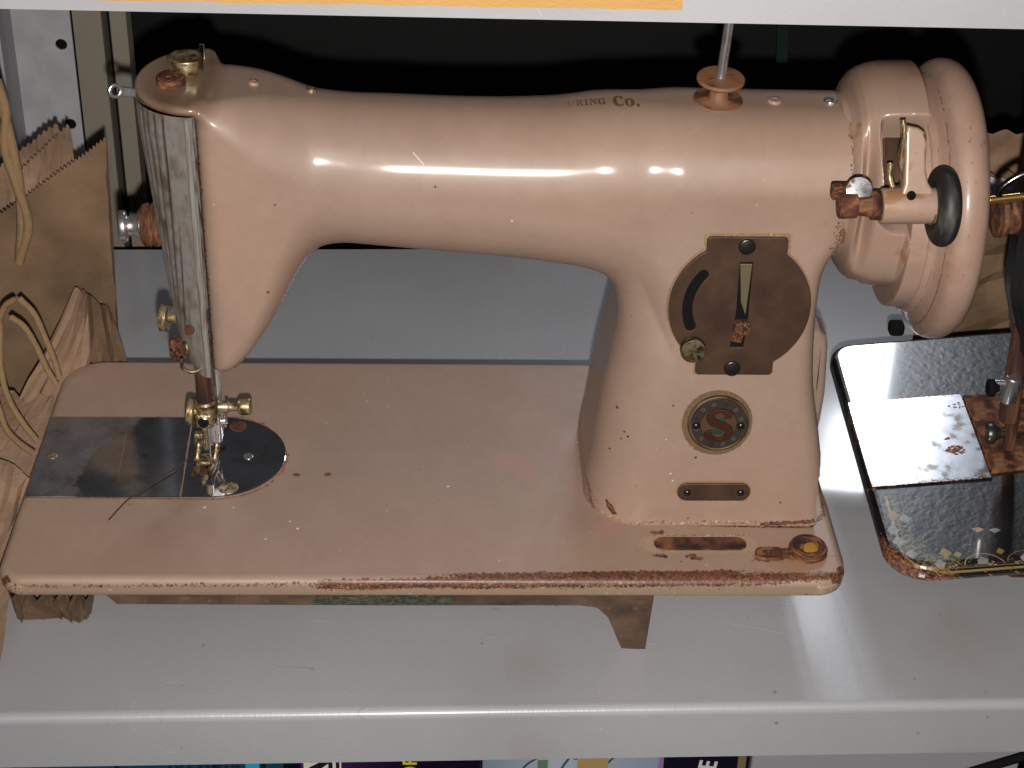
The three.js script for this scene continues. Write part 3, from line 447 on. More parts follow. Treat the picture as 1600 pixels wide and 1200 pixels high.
// --- stitch length dial plate
{
  const c = dial[8], R = (dial[5][0] - dial[4][0]) / 2, L = (p) => [p[0] - c[0], p[1] - c[1]];
  const xs = [L(dial[0])[0], L(dial[1])[0]], top = L(dial[0])[1], bot = L(dial[6])[1], xb = [L(dial[6])[0], L(dial[7])[0]];
  const pts = [], a0 = Math.acos(xs[1] / R), a1 = Math.PI - Math.acos(-xs[0] / R), b0 = -Math.acos(xb[1] / R), b1 = -Math.PI + Math.acos(-xb[0] / R);
  for (let i = 0; i <= 30; i++) { const t = lerp(b0, a0, i / 30); pts.push([R * Math.cos(t), R * Math.sin(t)]); }
  for (const [x, y, q] of [[xs[1], top, 0], [xs[0], top, 1]]) for (let i = 0; i <= 5; i++) { const t = (q * 90 + i * 18) * Math.PI / 180, r = 0.0018; pts.push([x + (q ? r : -r) + r * Math.cos(t), y - r + r * Math.sin(t)]); }
  for (let i = 0; i <= 30; i++) { const t = lerp(a1, Math.PI * 2 + b1, i / 30); pts.push([R * Math.cos(t), R * Math.sin(t)]); }
  for (const [x, y, q] of [[xb[0], bot, 2], [xb[1], bot, 3]]) for (let i = 0; i <= 5; i++) { const t = (q * 90 + i * 18) * Math.PI / 180, r = 0.0018; pts.push([x + (q === 2 ? r : -r) + r * Math.cos(t), y + r + r * Math.sin(t)]); }
  const hole = [], cap = (t, from) => { for (let i = 1; i < 8; i++) { const q = from + i / 8 * Math.PI; hole.push([0.0222 * Math.cos(t) + 0.0021 * Math.cos(q), 0.0222 * Math.sin(t) + 0.0021 * Math.sin(q)]); } };
  for (let i = 0; i <= 14; i++) { const t = lerp(2.40, 3.55, i / 14); hole.push([0.0243 * Math.cos(t), 0.0243 * Math.sin(t)]); } cap(3.55, 3.55);
  for (let i = 14; i >= 0; i--) { const t = lerp(2.40, 3.55, i / 14); hole.push([0.0201 * Math.cos(t), 0.0201 * Math.sin(t)]); } cap(2.40, 2.40 + Math.PI);
  const sl = [[0.3153,0.1283], [0.3207,0.1284], [0.3205,0.1035], [0.3195,0.0891], [0.3140,0.0891], [0.3154,0.1070]].map(L);
  const dp = part('dial_plate', onFace(plate(shapeOf(pts, [hole, sl]), 0.0016, 0.0004, 3), c[0], c[1], 0.0003), phys({ map: M.brownPlate.map, roughness: 0.4, metalness: 0.3 }), machine, 'round brown brass stitch dial plate');
  part('slot_shade', onFace(new THREE.CircleGeometry(R - 0.002, 40), c[0], c[1], 0.00045), M.dark, dp);  // near-black disc, paints the shade inside the slots
  const st = [[0.3154,0.1275], [0.3205,0.1275], [0.3194,0.1041], [0.3170,0.1100]].map(L);
  part('indicator_strip', onFace(plate(shapeOf(st), 0.0008, 0.0002), c[0], c[1], 0.0007), std({ color: new THREE.Color(0.16, 0.125, 0.07), roughness: 0.5, metalness: 0.4 }), dp);
  const lev = [0.3179,0.0987], fl = [0.3155,0.0909];
  part('stitch_lever', [onFace(box(-0.0034, -0.0022, 0, 0.0036, 0.0036, 0.0062, 0.0014), lev[0], lev[1], 0.0005), onFace(box(-0.002, -0.007, 0, 0.003, 0.0, 0.0024, 0.0008).rotateZ(-0.2), lev[0] - 0.001, lev[1], 0.0005)], M.rust, dp, 'rusty stitch lever');
  const kn = [0.2974,0.0902];
  part('stop_knob', onFace(turned([[0, 0.0024], [0.0025, 0.0024], [0.0028, 0.0050], [0.0034, 0.0055], [0.0062, 0.0055], [0.0068, 0.0049], [0.0068, 0]], [0, 0, 0], [0, 0, 1], 32), kn[0], kn[1], 0.0015), std({ map: goldTex, color: new THREE.Color(0.35, 0.34, 0.3), roughness: 0.5, metalness: 0.6 }), dp, 'tarnished round stop knob');
  for (const [p, m] of [[[0.3175,0.1355], M.dark], [[0.3155,0.0794], M.dark]]) {
    part('screw', onFace(turned([[0, 0.0036], [0.0006, 0.0036], [0.0012, 0.0029], [0.0014, 0]], [0, 0, 0], [0, 0, 1], 24), p[0], p[1], 0.0017), std({ color: new THREE.Color(0.06, 0.055, 0.05), roughness: 0.3, metalness: 0.8 }), dp);
  }
}
// --- round badge with its letter, and the blank number plate
const fonts = new FontLoader(), serif = await fonts.loadAsync('fonts/droid/droid_serif_bold.typeface.json');
const screwDark = std({ color: new THREE.Color(0.06, 0.055, 0.055), roughness: 0.28, metalness: 0.85 });
{
  const [x, y] = badgeAt, R = 0.0130;
  const b = part('badge', onFace(turned([[0, R + 0.0006], [0.0008, R + 0.0006], [0.0016, R], [0.0016, R - 0.0008], [0.0010, R - 0.0012], [0.0010, 0]], [0, 0, 0], [0, 0, 1], 48), x, y, 0.0002), std({ map: goldTex, color: new THREE.Color(0.32, 0.29, 0.25), roughness: 0.55, metalness: 0.4 }), machine, 'round brass badge with a raised S');
  const art = canvasOf(512, 512, null, (c) => {
    const r = rnd(4); c.fillStyle = '#3a322e'; c.fillRect(0, 0, 512, 512);
    c.fillStyle = '#57402f'; c.beginPath(); c.arc(256, 256, 170, 0, 7); c.fill(); c.strokeStyle = '#2a221e'; c.lineWidth = 8; c.stroke();
    for (let i = 0; i < 12; i++) { const a = i / 12 * 6.283 + 0.26; c.save(); c.translate(256 + 212 * Math.cos(a), 256 + 212 * Math.sin(a)); c.rotate(a); c.strokeStyle = i % 3 ? '#6e6258' : '#1a1614'; c.lineWidth = 6; c.strokeRect(-13, -13, 26, 26); c.restore(); }
    c.fillStyle = '#1c4634'; c.beginPath(); c.moveTo(212, 200); c.lineTo(300, 190); c.lineTo(330, 236); c.lineTo(226, 246); c.fill(); c.beginPath(); c.moveTo(190, 316); c.lineTo(300, 300); c.lineTo(296, 356); c.lineTo(206, 362); c.fill();
    c.strokeStyle = '#24432f'; c.lineWidth = 5; for (let i = 0; i < 7; i++) { c.beginPath(); c.moveTo(196 + i * 16, 300); c.lineTo(200 + i * 16, 362); c.stroke(); }
    for (let i = 0; i < 900; i++) { c.fillStyle = ['rgba(40,28,20,.4)', 'rgba(140,92,56,.35)', 'rgba(90,80,70,.3)'][i % 3]; c.fillRect(r() * 512, r() * 512, 1 + r() * 6, 1 + r() * 4); }
  });
  part('badge_face', onFace(new THREE.CircleGeometry(R - 0.0009, 48), x, y, 0.0016), std({ map: texture(art), roughness: 0.5, metalness: 0.3 }), b);
  const s = new TextGeometry('S', { font: serif, size: 0.0150, depth: 0.0009, curveSegments: 8, bevelEnabled: true, bevelSize: 0.0002, bevelThickness: 0.0002, bevelSegments: 2 }); s.center();
  part('letter', onFace(s.scale(1.15, 1, 1), x + 0.0002, y, 0.0022), std({ map: rustTex, color: new THREE.Color(0.9, 0.72, 0.62), roughness: 0.55, metalness: 0.4 }), b, 'raised copper letter S');
  for (const q of [-1, 1]) part('screw', onFace(turned([[0, 0.0017], [0.0006, 0.0016], [0.0012, 0.0009], [0.0013, 0]], [0, 0, 0], [0, 0, 1], 18), x + q * 0.0098, y - 0.0006, 0.0016), screwDark, b);
  const [sx, sy] = serialAt, w = 0.0163, h = 0.0044;
  const np = part('number_plate', onFace(plate(shapeOf(roundRect(-w, -h, w, h, h * 0.98, 10)), 0.0012, 0.0004), sx, sy, 0.0002), M.brownPlate, machine, 'small brown oblong plate');
  for (const q of [-1, 1]) part('screw', onFace(turned([[0, 0.0017], [0.0006, 0.0016], [0.0012, 0.0009], [0.0013, 0]], [0, 0, 0], [0, 0, 1], 18), sx + q * (w - 0.0044), sy, 0.0013), screwDark, np);
}
// --- worn gilt lettering along the top of the arm
const topOf = (x, z) => { let y = 0.21; for (let i = 0; i < 60; i++) { const d = body(x, y, z); y -= d * 0.7; if (Math.abs(d) < 1e-6) break; } return y; };
const upAt = (x, z) => V(body(x + 0.0005, topOf(x, z), z) - body(x - 0.0005, topOf(x, z), z), body(x, topOf(x, z) + 0.0005, z) - body(x, topOf(x, z) - 0.0005, z), body(x, topOf(x, z), z + 0.0005) - body(x, topOf(x, z), z - 0.0005)).normalize();
{
  const words = canvasOf(1024, 200, null, (c) => {
    const r = rnd(19); c.clearRect(0, 0, 1024, 200); c.textBaseline = 'middle';
    c.font = 'bold 118px serif'; const fade = [0.1, 0.25, 0.45, 0.6, 0.75, 0.85];
    [...'TURING'].forEach((ch, i) => { c.fillStyle = `rgba(86,62,36,${fade[i]})`; c.fillText(ch, 60 + i * 92 - (i > 3 ? 40 : 0), 108); });
    c.font = 'bold 190px serif'; c.fillStyle = '#5c4222'; c.fillText('Co.', 640, 100); c.lineWidth = 7; c.strokeStyle = '#5c4222'; c.strokeText('Co.', 640, 100); c.lineWidth = 9; c.strokeStyle = '#a58a66'; c.font = 'bold 170px serif'; c.lineWidth = 3; c.strokeText('Co.', 652, 103);
    c.globalCompositeOperation = 'destination-out'; for (let i = 0; i < 420; i++) { const x = r() * r() * 700; c.fillStyle = 'rgba(0,0,0,.8)'; c.beginPath(); c.ellipse(x, r() * 200, 2 + r() * 9, 2 + r() * 7, 0, 0, 7); c.fill(); }
  });
  const t0 = [0.2367,0.1845,-0.0872], t1 = [0.2761,0.1845,-0.0856];
  const sheet = grid(40, 12, (u, v) => { const x = lerp(t0[0], t1[0], u), z = lerp(t1[2] + 0.0068, t1[2] - 0.0068, v) - 0.002 * (1 - u), n = upAt(x, z); return [x + n.x * 0.00018, topOf(x, z) + n.y * 0.00018, z + n.z * 0.00018]; });
  part('lettering', sheet, std({ map: texture(words), transparent: true, roughness: 0.5 }), casting, 'worn gilt lettering');
  for (const [p, r, m] of [[[0.1131,0.1870,-0.0861], 0.0022, M.tanRust], [[0.1362,0.1830,-0.0926], 0.0023, M.gold], [[0.3294,0.1840,-0.0875], 0.0031, M.tan], [[0.3530,0.1840,-0.0881], 0.0030, M.steel]]) {
    const n = upAt(p[0], p[2]); part('oil_cap', turned([[-0.001, r], [0.0008, r], [0.0013, r * 0.85], [0.0013, r * 0.5], [0.0009, r * 0.4], [0.0009, 0]], [p[0], topOf(p[0], p[2]), p[2]], n.toArray(), 24), m, casting);
  }
}
// --- spool pin
{
  const p = [0.3056,0.1855,-0.0874], n = V(0.02, 1, 0.12).normalize().toArray(), y0 = topOf(p[0], p[2]);
  const s = part('spool_rest', turned([[-0.002, 0.0105], [0.0006, 0.0105], [0.0013, 0.0098], [0.0016, 0.0042], [0.0075, 0.0034], [0.0085, 0.0044], [0.0092, 0.0096], [0.0100, 0.0102], [0.0110, 0.0100], [0.0114, 0.0092], [0.0114, 0]], [p[0], y0, p[2]], n, 40), std({ map: repeated(tanRustTex, 2, 2), color: new THREE.Color(0.60, 0.44, 0.30), roughness: 0.65 }), machine, 'rusty spool rest');
  part('spool_pin', turned([[0, 0.0021], [0.034, 0.0020], [0.0355, 0.001], [0.0356, 0]], [p[0] + 0.0002, y0 + 0.011, p[2] + 0.0013], [0.06, 1, -0.02], 16), M.steel, s);
}
// --- wheel guard, hand wheel, bobbin winder
{
  const ay = 0.1515, np = [[0.3570, 0.0345], [0.3592, 0.0352], [0.3605, 0.0374], [0.3620, 0.0408], [0.3640, 0.0436], [0.3665, 0.0454], [0.3690, 0.0465], [0.3720, 0.0474], [0.3760, 0.0480], [0.3820, 0.0482], [0.3880, 0.0482], [0.3888, 0.0477], [0.3889, 0.0462], [0.3882, 0.0445], [0.3860, 0.0440], [0.3800, 0.0440]];
  const nu = 360, nv = 150, rad = Math.PI / 180;
  const cast = grid(nu, nv, (u, v) => {
    const k = v * (np.length - 1), i = Math.min(Math.floor(k), np.length - 2), f = k - i, t = lerp(np[i][0], np[i + 1][0], f); let r = lerp(np[i][1], np[i + 1][1], f);
    const a = -Math.PI + u * Math.PI * 2, d = a / rad, front = smoothstep(Math.cos(a - 0.12), 0.60, 0.97);
    if (i < 9) r -= front * (0.0055 * Math.exp(-(((t - 0.3652) / 0.0022) ** 2)) + 0.0046 * smoothstep(t, 0.3600, 0.3655));
    const low = -7 + 11 * (1 - smoothstep(t, 0.362, 0.378)), open = smoothstep(d, low - 2.2, low + 1.5) * (1 - smoothstep(d, 52, 55.5)) * smoothstep(t, 0.3695 + 0.0012 * Math.sin(d * 0.1), 0.3712);
    r = lerp(r, 0.0315, open);
    return [t, ay + r * Math.sin(a), AXIS + r * Math.cos(a), u * 1.6, v * 0.3];
  });
  const guard = part('wheel_guard', cast, phys({ map: tanTex, roughness: 0.4, clearcoat: 0.4, clearcoatRoughness: 0.2, side: THREE.DoubleSide }), machine, 'tan wheel guard hood');
  part('bearing', [rod([0.3722, ay, AXIS], [0.386, ay, AXIS], 0.0330, 48, 0.001)], M.darkRust, guard);
  for (const [x, y] of [[0.3725, 0.142], [0.3765, 0.138], [0.381, 0.141]]) part('bearing_bolt', box(x - 0.0009, y - 0.012, -0.060, x + 0.0009, y + 0.010, -0.0545, 0.0006), M.steel, guard);
  const wheelArt = canvasOf(2048, 380, (u, v) => { const a = fbm(u * 60, v * 12, 4) - 0.5, b = fbm(u * 16 + 5, v * 4, 3) - 0.5; return [TAN[0] + 4 + a * 14 + b * 16, TAN[1] + a * 14 + b * 16, TAN[2] + a * 13 + b * 14]; }, (c, w, h) => {
    const r = rnd(31), at = (k) => h - (k / 19) * h, blot = (x, y, s, n) => { for (let i = 0; i < n; i++) { c.fillStyle = ['#7a4c34', '#6a3e2a', '#8a5e42', '#5a3828'][i % 4]; c.globalAlpha = 0.75; c.beginPath(); c.ellipse(x + (r() - 0.5) * s * 2, y + (r() - 0.5) * s, 0.6 + r() * s * 0.4, 0.5 + r() * s * 0.3, 0, 0, 7); c.fill(); } c.globalAlpha = 1; };
    c.fillStyle = 'rgba(74,52,40,.8)'; for (let x = 0; x < w; x += 2) if (fbm(x / 30, 3, 3) > 0.42) c.fillRect(x, at(8.5) + (r() - 0.5) * 3, 3, 1 + r() * 4);
    for (let i = 0; i < 90; i++) blot(r() * w, at(8.5) + (r() - 0.3) * 14, 2 + r() * 4, 6);
    for (let i = 0; i < 70; i++) blot(r() * w, at(lerp(9, 15, r())), 1 + r() * r() * 6, 7);
    for (let i = 0; i < 60; i++) blot(r() * w, at(lerp(3, 7, r())), 1 + r() * 3, 5);
    c.fillStyle = 'rgba(84,60,46,.55)'; for (let x = 0; x < w; x += 3) if (fbm(x / 40 + 9, 7, 3) > 0.45) c.fillRect(x, at(6.2) + (r() - 0.5) * 3, 4, 1 + r() * 3);
  });
  const wy = 0.1402, wz = -0.0875, wx = 0.3912;
  const wheel = part('hand_wheel', turned([[-0.0085, 0], [-0.0085, 0.0450], [-0.0080, 0.0464], [-0.0016, 0.0466], [-0.0014, 0.0476], [-0.0008, 0.0484], [0.0012, 0.0490], [0.0022, 0.0500], [0.0040, 0.0532], [0.0048, 0.0546], [0.0060, 0.0574], [0.0080, 0.0594], [0.0110, 0.0604], [0.0145, 0.0602], [0.0175, 0.0588], [0.0197, 0.0564], [0.0208, 0.0530], [0.0203, 0.049], [0.0185, 0.045], [0.0180, 0]], [wx, wy, wz], [1, 0, 0], 96), phys({ map: texture(wheelArt), roughness: 0.5, clearcoat: 0.5, clearcoatRoughness: 0.15 }), machine, 'tan hand wheel with worn spots');
  // winder
  const z = -0.026, c0 = [0.3639,0.1678,-0.0260], c1 = [0.3859,0.1691,-0.0260], top = [0.3755,0.1951,-0.0400], hl = [0.3737,0.1760,-0.0188];
  const leg = plate(shapeOf([[-0.0062, -0.002], [0.0088, -0.002], [0.0072, 0.0038], [0.0054, 0.0064], [0.0042, 0.0110], [0.0042, 0.0235], [0.0030, 0.0262], [0.0005, 0.0278], [-0.0036, 0.0286], [-0.0044, 0.0260], [-0.0040, 0.0060], [-0.0046, 0.0036]]), 0.005, 0.0012, 3).rotateX(-0.42);
  const bw = part('bobbin_winder', [turned([[0, 0], [0, 0.0062], [0.0008, 0.0072], [0.0215, 0.0072], [0.0235, 0.0055], [0.0255, 0.0048], [0.0255, 0]], [c0[0], c0[1], z], [1, 0.02, 0], 36), leg.translate((c0[0] + c1[0]) / 2 + 0.0012, c0[1] + 0.003, z - 0.001)], M.tanRust, machine, 'tan bobbin winder arm');
  part('pivot_hole_shade', turned([[0, 0.0018], [0.0005, 0.0018], [0.0006, 0]], [hl[0], hl[1], z + 0.0069], [0, 0.15, 1], 18), M.dark, bw);  // dark disc on the surface, painted as the shade of a hole
  const ty = [0.3889,0.1680,-0.0260];
  const tyre = part('rubber_tyre', new THREE.TorusGeometry(0.0108, 0.0052, 20, 48).rotateY(Math.PI / 2).scale(0.9, 1, 1).translate(ty[0], ty[1] - 0.0003, z), M.rubber, bw, 'black rubber tyre of the winder');
  part('pulley', turned([[-0.0052, 0], [-0.0052, 0.006], [-0.0048, 0.0072], [-0.004, 0.0072], [-0.0035, 0.0055], [0.003, 0.0055]], [ty[0], ty[1] - 0.0003, z], [1, 0, 0], 32), M.gold, tyre);
  const sA = [0.3467,0.1688,-0.0260], sB = [0.3551,0.1767,-0.0260];
  const sp = part('spindle', [turned([[0, 0], [0, 0.0046], [0.0006, 0.0052], [0.0072, 0.0050], [0.0078, 0.0040], [0.0125, 0.0046], [0.013, 0.0058], [0.0165, 0.006], [0.0168, 0]], [sA[0] + 0.0005, c0[1], z], [1, 0.02, 0], 28), box(sA[0] - 0.002, c0[1] + 0.001, z - 0.007, sA[0] + 0.007, c0[1] + 0.007, z - 0.002, 0.0012)], M.rust, bw, 'rusty winder spindle');
  part('spindle_latch', turned([[0, 0], [0, 0.0050], [0.0003, 0.0054], [0.0011, 0.0054], [0.0014, 0.0050], [0.0014, 0]], [sB[0], sB[1] - 0.003, z - 0.002], [-0.15, 0.55, 1], 32, 0), M.chrome, sp);
  const J = [[0.3706,0.2002,-0.0360], [0.3714,0.1938,-0.0340], [0.3710,0.1860,-0.0330], [0.3729,0.1781,-0.0320], [0.3725,0.1741,-0.0310], [0.3700,0.1728,-0.0320], [0.3685,0.1757,-0.0340], [0.3681,0.1817,-0.0360]];
  part('winder_spring', tube(J, 0.0012, 60, 8), M.gold, bw, 'bent brass spring');
}
// --- lug behind the pillar, skirt and leg under the bed, clasp at the corner
{
  const lug = [[0.3691,0.0388,-0.1450], [0.3762,0.0370,-0.1450], [0.3797,0.0337,-0.1450], [0.3810,0.0279,-0.1450], [0.3826,0.0009,-0.1450], [0.3820,-0.0165,-0.1450], [0.3807,-0.0302,-0.1450], [0.3767,-0.0302,-0.1450]].map((p) => [p[0], p[1]]);
  part('motor_lug', plate(shapeOf(lug), 0.022, 0.003, 4).translate(0, 0, -0.169), M.tan, machine, 'tan lug behind the pillar');
  const sk = [[0.0449,-0.0166,-0.0100], [0.0491,-0.0219,-0.0100], [0.1660,-0.0226,-0.0100], [0.2520,-0.0225,-0.0100], [0.2600,-0.0239,-0.0100], [0.2652,-0.0294,-0.0100], [0.2721,-0.0473,-0.0100], [0.2829,-0.0480,-0.0100], [0.2849,-0.0177,-0.0100]].map((p) => [p[0], p[1]]);
  const g = plate(shapeOf([...sk, [sk[8][0], -0.0094], [sk[0][0], -0.0094]]), 0.004, 0.0005);
  const gr = [0.1352,-0.0200,-0.0099], g1 = [0.1955,-0.0199,-0.0099];
  const skArt = canvasOf(1400, 250, (u, v) => ramp(fbm(u * 22, v * 5, 5), [[0.25, [66, 50, 40]], [0.5, [88, 68, 53]], [0.75, [106, 84, 66]]]), (c) => {
    const r = rnd(61), X = (x) => (x - 0.03) * 5000, Y = (y) => (-0.005 - y) * 5000;
    for (let i = 0; i < 900; i++) { const x = lerp(gr[0], g1[0], r()); c.fillStyle = ['#2e3a30', '#38463a', '#4a5444', '#262e28', '#5a4a3a'][i % 5]; c.globalAlpha = 0.7; c.beginPath(); c.ellipse(X(x), Y(gr[1] + (r() + r() - 1) * 0.0055), 1 + r() * 7, 1 + r() * 4, 0, 0, 7); c.fill(); }
    for (let i = 0; i < 500; i++) { c.fillStyle = ['#5a3c2a', '#7a5840', '#8c7052', '#4a3426'][i % 4]; c.globalAlpha = 0.35; c.beginPath(); c.ellipse(r() * 1400, r() * 250, 1 + r() * 12, 1 + r() * 5, 0, 0, 7); c.fill(); }
  });
  { const p = g.attributes.position, u = []; for (let i = 0; i < p.count; i++) u.push((p.getX(i) - 0.03) / 0.28, 1 - (-0.005 - p.getY(i)) / 0.05); g.setAttribute('uv', new THREE.Float32BufferAttribute(u, 2)); }
  part('under_skirt', g.translate(0, 0, -0.0142), std({ map: texture(skArt), roughness: 0.7, metalness: 0.2 }), machine, 'brown skirt and leg below the bed');
  for (const x of [0.02, 0.30]) part('bed_leg', box(x, -BED, -0.165, x + 0.03, -0.009, -0.155, 0.002), M.darkRust, machine);
  const s0 = [0.2852,0.0000,-0.0252], s1 = [0.3263,0.0000,-0.0258];
  part('rusty_slot', plate(shapeOf(roundRect(s0[0], 0.0211, s1[0], 0.0303, 0.0044, 8)), 0.0008, 0.0003).rotateX(-Math.PI / 2).translate(0, -0.0002, 0), M.darkRust, machine, 'rusted oblong inset in the bed');
  const c = [0.3528,0.0000,-0.0203], e = [0.3356,0.0000,-0.0175];
  const cl = part('corner_clasp', [turned([[-0.001, 0.0086], [0.0020, 0.0086], [0.0036, 0.0078], [0.0036, 0.0052], [0.0010, 0.0046], [0.0006, 0]], [c[0], 0, c[2]], [0, 1, 0], 36), plate(shapeOf(roundRect(e[0] - 0.0066, -0.0042, e[0] + 0.0066, 0.0042, 0.0036, 8)), 0.0016, 0.0005).rotateX(-Math.PI / 2).translate(0, 0.0002, e[2]), box(e[0] + 0.005, 0.0005, e[2] - 0.0018, c[0] - 0.006, 0.003, e[2] + 0.001, 0.0008), box(e[0] - 0.0035, 0.0012, e[2] - 0.001, e[0] + 0.004, 0.0026, e[2] + 0.0009, 0.0006)], M.rust, machine, 'rusty clasp at the front right corner');
  part('clasp_pin', turned([[0, 0.0034], [0.0028, 0.0034], [0.0033, 0.0029], [0.0034, 0]], [c[0] + 0.0006, 0.0006, c[2] + 0.0012], [0.05, 1, 0.35], 20), std({ color: new THREE.Color(0.62, 0.32, 0.06), roughness: 0.4, metalness: 0.6 }), cl, 'shiny orange clasp pin');
}
{
  const a = [0.0429,0.0006,-0.0419], b = [0.0493,0.0012,-0.0560], c = [0.0615,0.0014,-0.0722], d = [0.0732,0.0020,-0.0879], o = [0.0555,0.0000,-0.0731];
  const t = thing('thread', 'short loose dark thread lying across the chrome slide plate', 'thread', [o[0], 0, o[2]]);
  part('strand', tube([a, b, c, d], 0.00032, 40, 6), std({ color: new THREE.Color(0.05, 0.025, 0.018), roughness: 0.8 }), t);
}

// ------------------------------------------------------------------ the black machine at the right
{
  const zk = (x, z = -0.1) => -0.004 + 0.1 * (x - 0.391) - 0.07 * (z + 0.1);
  const kb = thing('sewing_machine', 'old black sewing machine with gilt border and rusted edges at the right', 'sewing machine', [0.52, -BED, -0.1]);
  const X0 = 0.3915, X1 = 0.7, ZF = -0.0195, ZR = -0.193;
  const outlineB = roundRect(X0, 0, X1, 0.1735, [0.021, 0.02, 0.02, 0.012], 12).map(([x, y]) => [x, -y + ZF]);
  const W = 1640, H = 1100;                                         // x from 0.380 to 0.708, z from 0.012 to -0.208
  const art = canvasOf(W, H, (u, v) => { const n = fbm(u * 30, v * 20, 4); return [15 + n * 12, 14 + n * 11, 14 + n * 11]; }, (ctx) => {
    const P = painter(ctx, (x) => (x - 380) * 5, (y) => (y - 7 + 208) * 5, 23), { r } = P;
    const e = outlineB.concat([outlineB[0]]).map(([x, z]) => [x * 1000, z * 1000 + 7]);
    const off = (d) => e.map(([x, z]) => { const cx = clamp(x, 412, 679), cz = clamp(z, -172, -23), l = Math.hypot(x - cx, z - cz) || 1; return [x + (x - cx) / l * d, z + (z - cz) / l * d]; });
    P.along(off(2.5), 5200, 2.4, 0.8, ['#6a3a22', '#8a5230', '#a0683c', '#5a3422', '#7a4a30', '#3a2620', '#96704e', '#221a18']);
    P.along(off(5), 4200, 2.4, 0.9, ['#5e3626', '#7e4c30', '#93603e', '#3a2824', '#86684c']); P.along(off(8), 6000, 3, 0.8, ['#5a3424', '#7a4a30', '#8a5a3c', '#4a2e24', '#2e2220', '#7c6048', '#9a6a48']); P.along(off(-3), 900, 1.6, 0.5, ['#4a2e22', '#5e3e2a', '#2a1e1a']);
    const gold = ['#8a7240', '#9c8450', '#75603a', '#a08c5e'];
    const inner = (d) => [[X0 * 1000 + d, -62], [X0 * 1000 + d, -22 - d * 0.3], ...Array.from({ length: 9 }, (_, i) => { const a = Math.PI + i / 8 * Math.PI / 2, q = 17; return [X0 * 1000 + d + q + q * Math.cos(a), -d * 0.9 - 3 - q - q * Math.sin(a)]; }), [700, -d * 0.9 - 3]];
    P.line(inner(6.6), 1.3, '#8f7a4a'); P.along(inner(6.6), 900, 0.3, 0.35, [...gold, '#2a221a']); P.line(inner(8.8), 0.45, '#75623c');
    P.along(inner(12), 1500, 3.2, 0.5, ['#6e6240', '#5a5a54', '#7a6a42', '#4a4438', '#2a2620']);
    for (let i = 0; i < 16; i++) {                                  // festoons, leaves and stars along the border
      const x = 413 + i * 19, z = -13.5; ctx.strokeStyle = gold[i % 4]; ctx.lineWidth = 2.6; ctx.beginPath(); ctx.arc((x - 380) * 5, (z + 4 - 7 + 208) * 5, 46, Math.PI * 1.12, Math.PI * 1.88); ctx.stroke();
      P.fill([[x - 2.6, z - 1], [x, z - 3.4], [x + 2.8, z - 1.2], [x + 1, z + 1.6], [x - 2, z + 1.4]], i % 2 ? '#757a7a' : '#8a8a86'); P.fill([[x + 7, z - 5.4], [x + 9, z - 8.2], [x + 11, z - 5.8], [x + 9.2, z - 3.6]], '#8a7a3c');
      P.along([[x - 6, z + 1.5], [x + 6, z + 1.5]], 60, 0.9, 0.4, gold);
    }
    for (const [x, z, c] of [[399, -49, '#8a6a48'], [404, -46, '#7a8080'], [397, -39, '#7a8080'], [398, -31, '#858582'], [402, -22, '#888'], [417, -21, '#8a7a3c']]) P.fill([[x - 3, z], [x, z - 3.4], [x + 3, z + 0.4], [x, z + 3.6]], c);
    for (const [p, c] of [[[0.4343,-0.0415], '#b08c6a'], [[0.4415,-0.0402], '#8a8e8e']]) P.fill([[p[0] * 1000 - 2.6, p[1] * 1000 + 6], [p[0] * 1000 + 1, p[1] * 1000 + 5.2], [p[0] * 1000 + 3.2, p[1] * 1000 + 7], [p[0] * 1000, p[1] * 1000 + 8.8]], c);
    for (let i = 0; i < 7; i++) { const t = i / 6; P.line(Array.from({ length: 9 }, (_, k) => [402 + 3 * Math.sin(k * 0.8 + t * 9) , -58 + t * 30 + k * 0.9]), 0.35, gold[i % 4]); }
    for (let i = 0; i < 260; i++) P.dot(395 + r() * 300, -r() * 190, 0.15 + r() * r() * 0.6, ['#5e3a28', '#3a2a22', '#4a4644'][i % 3]);
  });
  const crinkle = texture(canvasOf(1024, 1024, (u, v) => grey(0.55 * fbm(u * 46, v * 46, 2, 46) + 0.45 * fbm(u * 110, v * 110, 2, 110))), false);
  const black = phys({ map: texture(art), roughness: 0.3, clearcoat: 1, clearcoatRoughness: 0.06, bumpMap: repeated(crinkle, 1.6, 1.1), bumpScale: 0.00011 });
  const uvTop = (g) => { const p = g.attributes.position, u = []; for (let i = 0; i < p.count; i++) u.push((p.getX(i) + p.getY(i) * 0.9 - 0.380) / 0.328, 1 - (p.getZ(i) - p.getY(i) * 0.9 + 0.208) / 0.220); g.setAttribute('uv', new THREE.Float32BufferAttribute(u, 2)); return g; };
  const tilt = (g) => { const p = g.attributes.position; for (let i = 0; i < p.count; i++) p.setY(i, p.getY(i) + zk(p.getX(i), p.getZ(i))); return g; };
  const slab = plate(shapeOf(outlineB.map(([x, z]) => [x, -z])), 0.010, 0.0034, 4).rotateX(-Math.PI / 2).translate(0, -0.010, 0);
  part('bed', tilt(uvTop(slab)), black, kb);
  part('apron', tilt(box(X0 + 0.03, -0.03, ZR + 0.03, X1 - 0.01, -0.0095, ZF - 0.05, 0.004)), M.darkRust, kb);
  for (const [x, z, y] of [[0.446, -0.040, -0.021], [0.66, -0.055, -BED], [0.432, -0.18, -BED]]) part('bed_leg', box(x, y, z, x + 0.018, -0.011, z + 0.014, 0.004), M.darkRust, kb);
  // slide plates: bright metal with rust
  const a = [0.3880,-0.1415], b = [0.3922,-0.0755], c = [0.4647,-0.0788], d = [0.4815,-0.1462];
